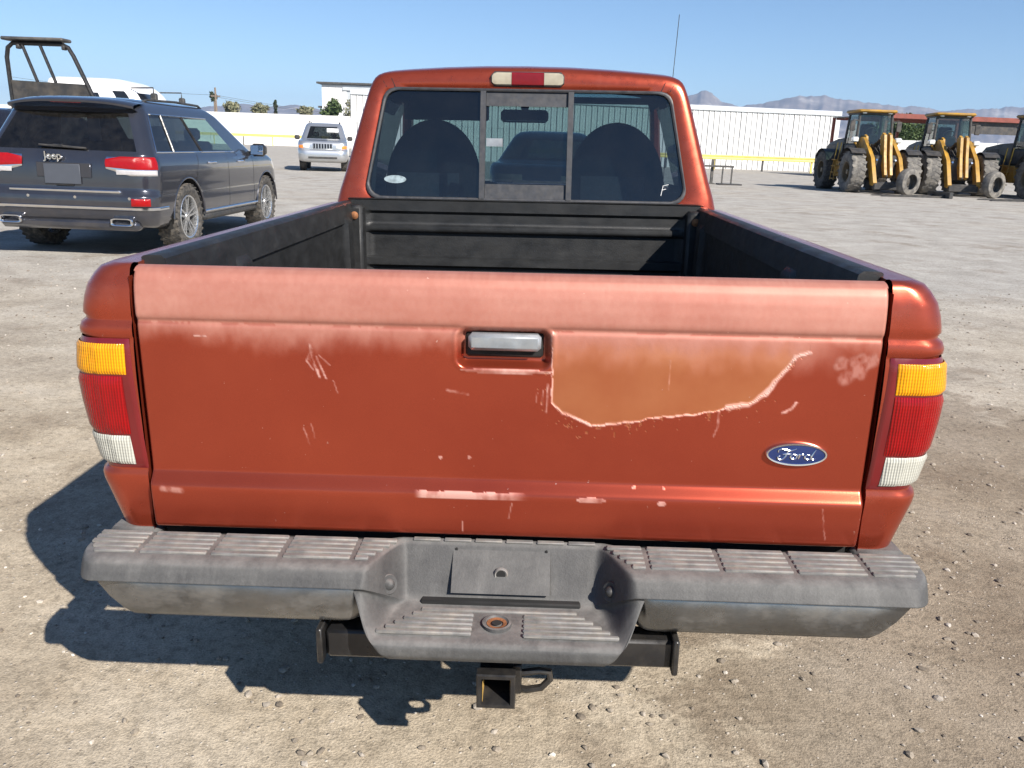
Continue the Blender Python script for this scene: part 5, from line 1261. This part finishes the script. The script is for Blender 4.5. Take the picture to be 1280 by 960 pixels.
for s in (-1, 1):
    obj('cab_window', S5.patch(S5.t_at_y(2.95, 2.2), S5.t_at_y(3.35, 2.2), 1.75, 2.36, .012, s), M['glass_dark'], wt); obj('side_window', S5.patch(S5.t_at_y(1.55, 2.3), S5.t_at_y(2.5, 2.3), 2.05, 2.30, .012, s), M['glass_dark'], wt)
    obj('mirror_arm', MB().tube([(s*1.10, 3.35, 2.45), (s*1.2, 3.95, 2.47), (s*1.2, 3.95, 2.30)], .02, 6), M['black_plastic'], wt); obj('mirror', MB().box(s*1.12, s*1.28, 3.88, 4.04, 2.0, 2.33, .03), M['black_plastic'], wt)
    for y in (1.75, 3.2): wheel(wt, (s*.98, y, .48), .48, .28, M['steel_rim'], s, spokes=5)
obj('windscreen', S5.patch(3.5, 5, 1.75, 2.33, .012, 1, 12), M['glass_dark'], wt); wt.rotation_euler = (0,0,R_(-84)); wt.location = (-14.5, 24.0, 0)
# warehouse
bld = empty('warehouse', 'tall white and grey clad warehouse beyond the white boundary wall', 'building', (-46, 180, 0))
obj('wall', MB().box(0, 24, 0, 18, 0, 12.2), M['wall_grey'], bld)
for k in range(3): obj('cladding_panel', MB().box(.02+k*1.42, 1.40+k*1.42, -.10, .0, 0, 12.0, .02), M['wall_paint'], bld)
for k in range(9): obj('cladding_panel', MB().box(4.4+k*1.9, 5.1+k*1.9, -.10, 0, 0, 11.0, .02), M['wall_white'], bld)
rf = obj('roof', MB().box(-.9, 24.5, -.8, 18.6, 12.25, 12.6), M['dark_steel'], bld); obj('fascia', MB().box(4.3, 24.4, -.3, 0, 11.1, 12.1), M['wall_grey'], rf)
for z in (4.6, 7.6): obj('awning', MB().box(-1.0, 0, .5, 3.0, z, z+.35), M['dark_steel'], bld)
# pole and wires
pole = empty('utility_pole', 'wooden utility pole with a crossarm beyond the white wall', 'utility pole', (-64.3, 170, 0))
obj('mast', MB().tube([(0,0,0),(0,0,10.3)], [.26,.18], 8), M['wood'], pole); obj('crossarm', MB().box(-.9, .9, -.1, .1, 8.6, 8.85), M['wood'], pole)
for k, (za, xb, zb) in enumerate(((8.9, 46, 4.5), (8.6, 46, 4.1), (8.9, -40, 11.0))): obj('wire', MB().tube([(0+xb*t, 0, za+(zb-za)*t-2.0*t*(1-t)) for t in np.linspace(0, 1, 10)], .025, 4), M['dark_steel'], pole)

# ------------------------------------------------------------------ vegetation
def leaf_mat(name, a, b):
    m, n, out = new_mat(name); g = N(n, 'ShaderNodeNewGeometry')
    c = ramp(n, g.outputs['Random Per Island'], [(0, a), (1, b)]).outputs[0]
    p = pbr(n, out, c, .6, spec=.3); p.inputs['Subsurface Weight'].default_value = 0
    return m
M['leaf'] = leaf_mat('green leaves', (0.030,0.055,0.018), (0.095,0.135,0.045)); M['leaf_pale'] = leaf_mat('dusty olive leaves', (0.12,0.13,0.075), (0.27,0.26,0.16)); M['leaf_dark'] = leaf_mat('dark leaves', (0.025,0.04,0.02), (0.06,0.08,0.035))
def crown(name, mat, parent, c, rad, nclump, nleaf, ls):
    V = []; F = []; 
    for k in range(nclump):
        d = rng.normal(size=3); d /= np.linalg.norm(d); cc = np.array(c)+d*np.array(rad)*rng.random()**.45*.85; cr_ = min(rad)*(.22+.25*rng.random())
        P0 = cc+np.clip(rng.normal(size=(nleaf, 3)), -1.6, 1.6)*cr_*.6
        A = rng.normal(size=(nleaf, 3)); A /= np.linalg.norm(A, axis=1)[:, None]; B = np.cross(A, rng.normal(size=(nleaf, 3))); B /= np.linalg.norm(B, axis=1)[:, None]
        sz = ls*(.6+.8*rng.random(nleaf))[:, None]
        q = np.stack([P0-A*sz, P0+B*sz*.45, P0+A*sz, P0-B*sz*.45], 1).reshape(-1, 3); b0 = sum(len(v) for v in V); V.append(q); F.append((np.arange(nleaf*4).reshape(-1, 4)+b0))
    me = bpy.data.meshes.new(name); me.from_pydata(np.concatenate(V).tolist(), [], np.concatenate(F).tolist()); me.materials.append(mat)
    o = bpy.data.objects.new(name, me); scene.collection.objects.link(o); o.parent = parent; return o
def tree(name, label, cat, loc, h, rad, mat, nc=40, nl=90, ls=.16, group=None, trunk=.16):
    e = empty(name, label, cat, loc, 0, group)
    zc = h-rad[2]
    mb = MB(); mb.tube([(0,0,-.05),(.05,0,zc*.5),(0,.05,zc)], [trunk,trunk*.8,trunk*.55], 8)
    for k in range(6):
        a = k*1.05; mb.tube([(0,0,zc*.6),(rad[0]*.35*math.cos(a), rad[1]*.35*math.sin(a), zc), (rad[0]*.6*math.cos(a), rad[1]*.6*math.sin(a), zc+rad[2]*.4)], [trunk*.4,trunk*.3,trunk*.1], 6)
    obj('trunk', mb, M['wood'], e); crown('crown', mat, e, (0,0,zc), rad, nc, nl, ls); return e
tree('leafy_tree', 'dense green tree showing under the shed roof between two loaders', 'tree', (36.2, 90, 0), 5.5, (4.6, 2.5, 2.4), M['leaf'], 120, 220, .12)
tree('leafy_tree', 'grey green shrubby tree before the warehouse cladding', 'tree', (-33.0, 154, 0), 8.6, (2.6, 2.0, 2.0), M['leaf_pale'], 34, 60, .26)
tree('leafy_tree', 'green spiky bush topping the white wall beside the warehouse', 'tree', (-37.8, 154, 0), 8.0, (2.0, 1.6, 1.6), M['leaf'], 28, 60, .30)
for k, (x, h, r, lb) in enumerate(((-63, 7.0, 1.7, 'low olive bush peeking over the white wall, beside the utility pole'), (-57, 6.8, 2.1, 'wide olive bush peeking over the white wall, next to the slim cypress'), (-48, 6.5, 2.0, 'flat olive bush peeking over the white wall between the cypress and the warehouse'))): tree('bush', lb, 'bush', (x, 175, 0), h+1, (r, 1.5, 1.3), M['leaf_pale'], 24, 50, .3)
tree('cypress', 'slim dark cypress rising behind the white wall', 'tree', (-54.5, 176, 0), 9.0, (.5, .5, 2.2), M['leaf_dark'], 30, 60, .2)
palm = empty('palm_tree', 'small far palm tree beside the utility pole', 'palm tree', (-72.2, 190, 0))
obj('trunk', MB().tube([(0,0,-.1),(.1,0,5),(0,0,9.6)], [.28,.22,.2], 8), M['wood'], palm); crown('crown', M['leaf_dark'], palm, (0,0,9.6), (.8,.8,1.0), 18, 60, .28)

# ------------------------------------------------------------------ mountains
sk = [(-36,90),(-25,110),(-21,165),(-19,185),(-17.5,170),(-16,188),(-14,160),(-10,150),(-4,170),(4,200),(7.5,260),(8.6,285),(9.4,318),(10.0,340),(10.5,320),(11.1,282),(12.2,258),(13.2,270),(14.6,300),(15.8,325),(16.9,332),(18.2,318),(19.8,300),(21.3,290),(22.6,284),(23.9,272),(25.2,288),(26.6,296),(28.4,310),(31,300),(36,280),(42,250)]
az = np.linspace(-36, 42, 1000); di = np.concatenate([np.linspace(3600, 4900, 44), np.linspace(4930, 5070, 8), np.linspace(5150, 6200, 8)])
A_, D_ = np.meshgrid(az, di, indexing='ij'); hh = np.interp(A_, [a for a, _ in sk], [h for _, h in sk])
crest = hh*(1+.035*(fbm(A_*1.8+40, A_*0+3, 5, 5)-.47)*2+.010*(fbm(A_*11+40, A_*0+3, 3, 8)-.47)*2)
fl_ = np.clip((D_-3600)/1400, 0, 1); rid = np.abs(fbm(A_*.28+40, D_/380, 5, 15)-.47)*2; rid2 = np.abs(fbm(A_*.8+40, D_/130, 4, 25)-.47)*2
Zm = np.where(D_ <= 5000, crest*(fl_**1.25)*(1-(.55*rid+.18*rid2)*(1-fl_**3)), crest*np.exp(-((D_-5000)/420)**2))
Zm = np.where(D_ <= di[0]+1, -3, np.where(D_ >= di[-1]-1, -3, Zm))
rad_ = np.radians(A_); mb = MB(); mb.grid(np.stack([D_*np.sin(rad_)/np.cos(rad_), D_, Zm], -1).tolist())
m, n, out = new_mat('desert mountain rock')
c = ramp(n, noise(n, .006, 8, .65), [(.3, (0.10,0.085,0.08)), (.55, (0.18,0.155,0.14)), (.72, (0.36,0.33,0.30))]).outputs[0]
pbr(n, out, c, .95, spec=.1); mt = obj('mountains', mb, m, None, angle=60); mt['kind'] = 'structure'
# ------------------------------------------------------------------ hazy air
HZ = True
if HZ:
    m, n, out = new_mat('hazy air'); pv = N(n, 'ShaderNodeVolumePrincipled'); pv.inputs['Color'].default_value = (0.42, 0.64, 1.0, 1); pv.inputs['Density'].default_value = 0.00011; pv.inputs['Anisotropy'].default_value = 0.0
    n.links.new(pv.outputs[0], out.inputs['Volume'])
    hz = obj('haze', MB().box(-8600, 8600, -700, 9200, -6, 420), m, None, angle=0); hz['kind'] = 'stuff'; hz['label'] = 'thin pale air between the yard and the mountains'; hz['category'] = 'haze'
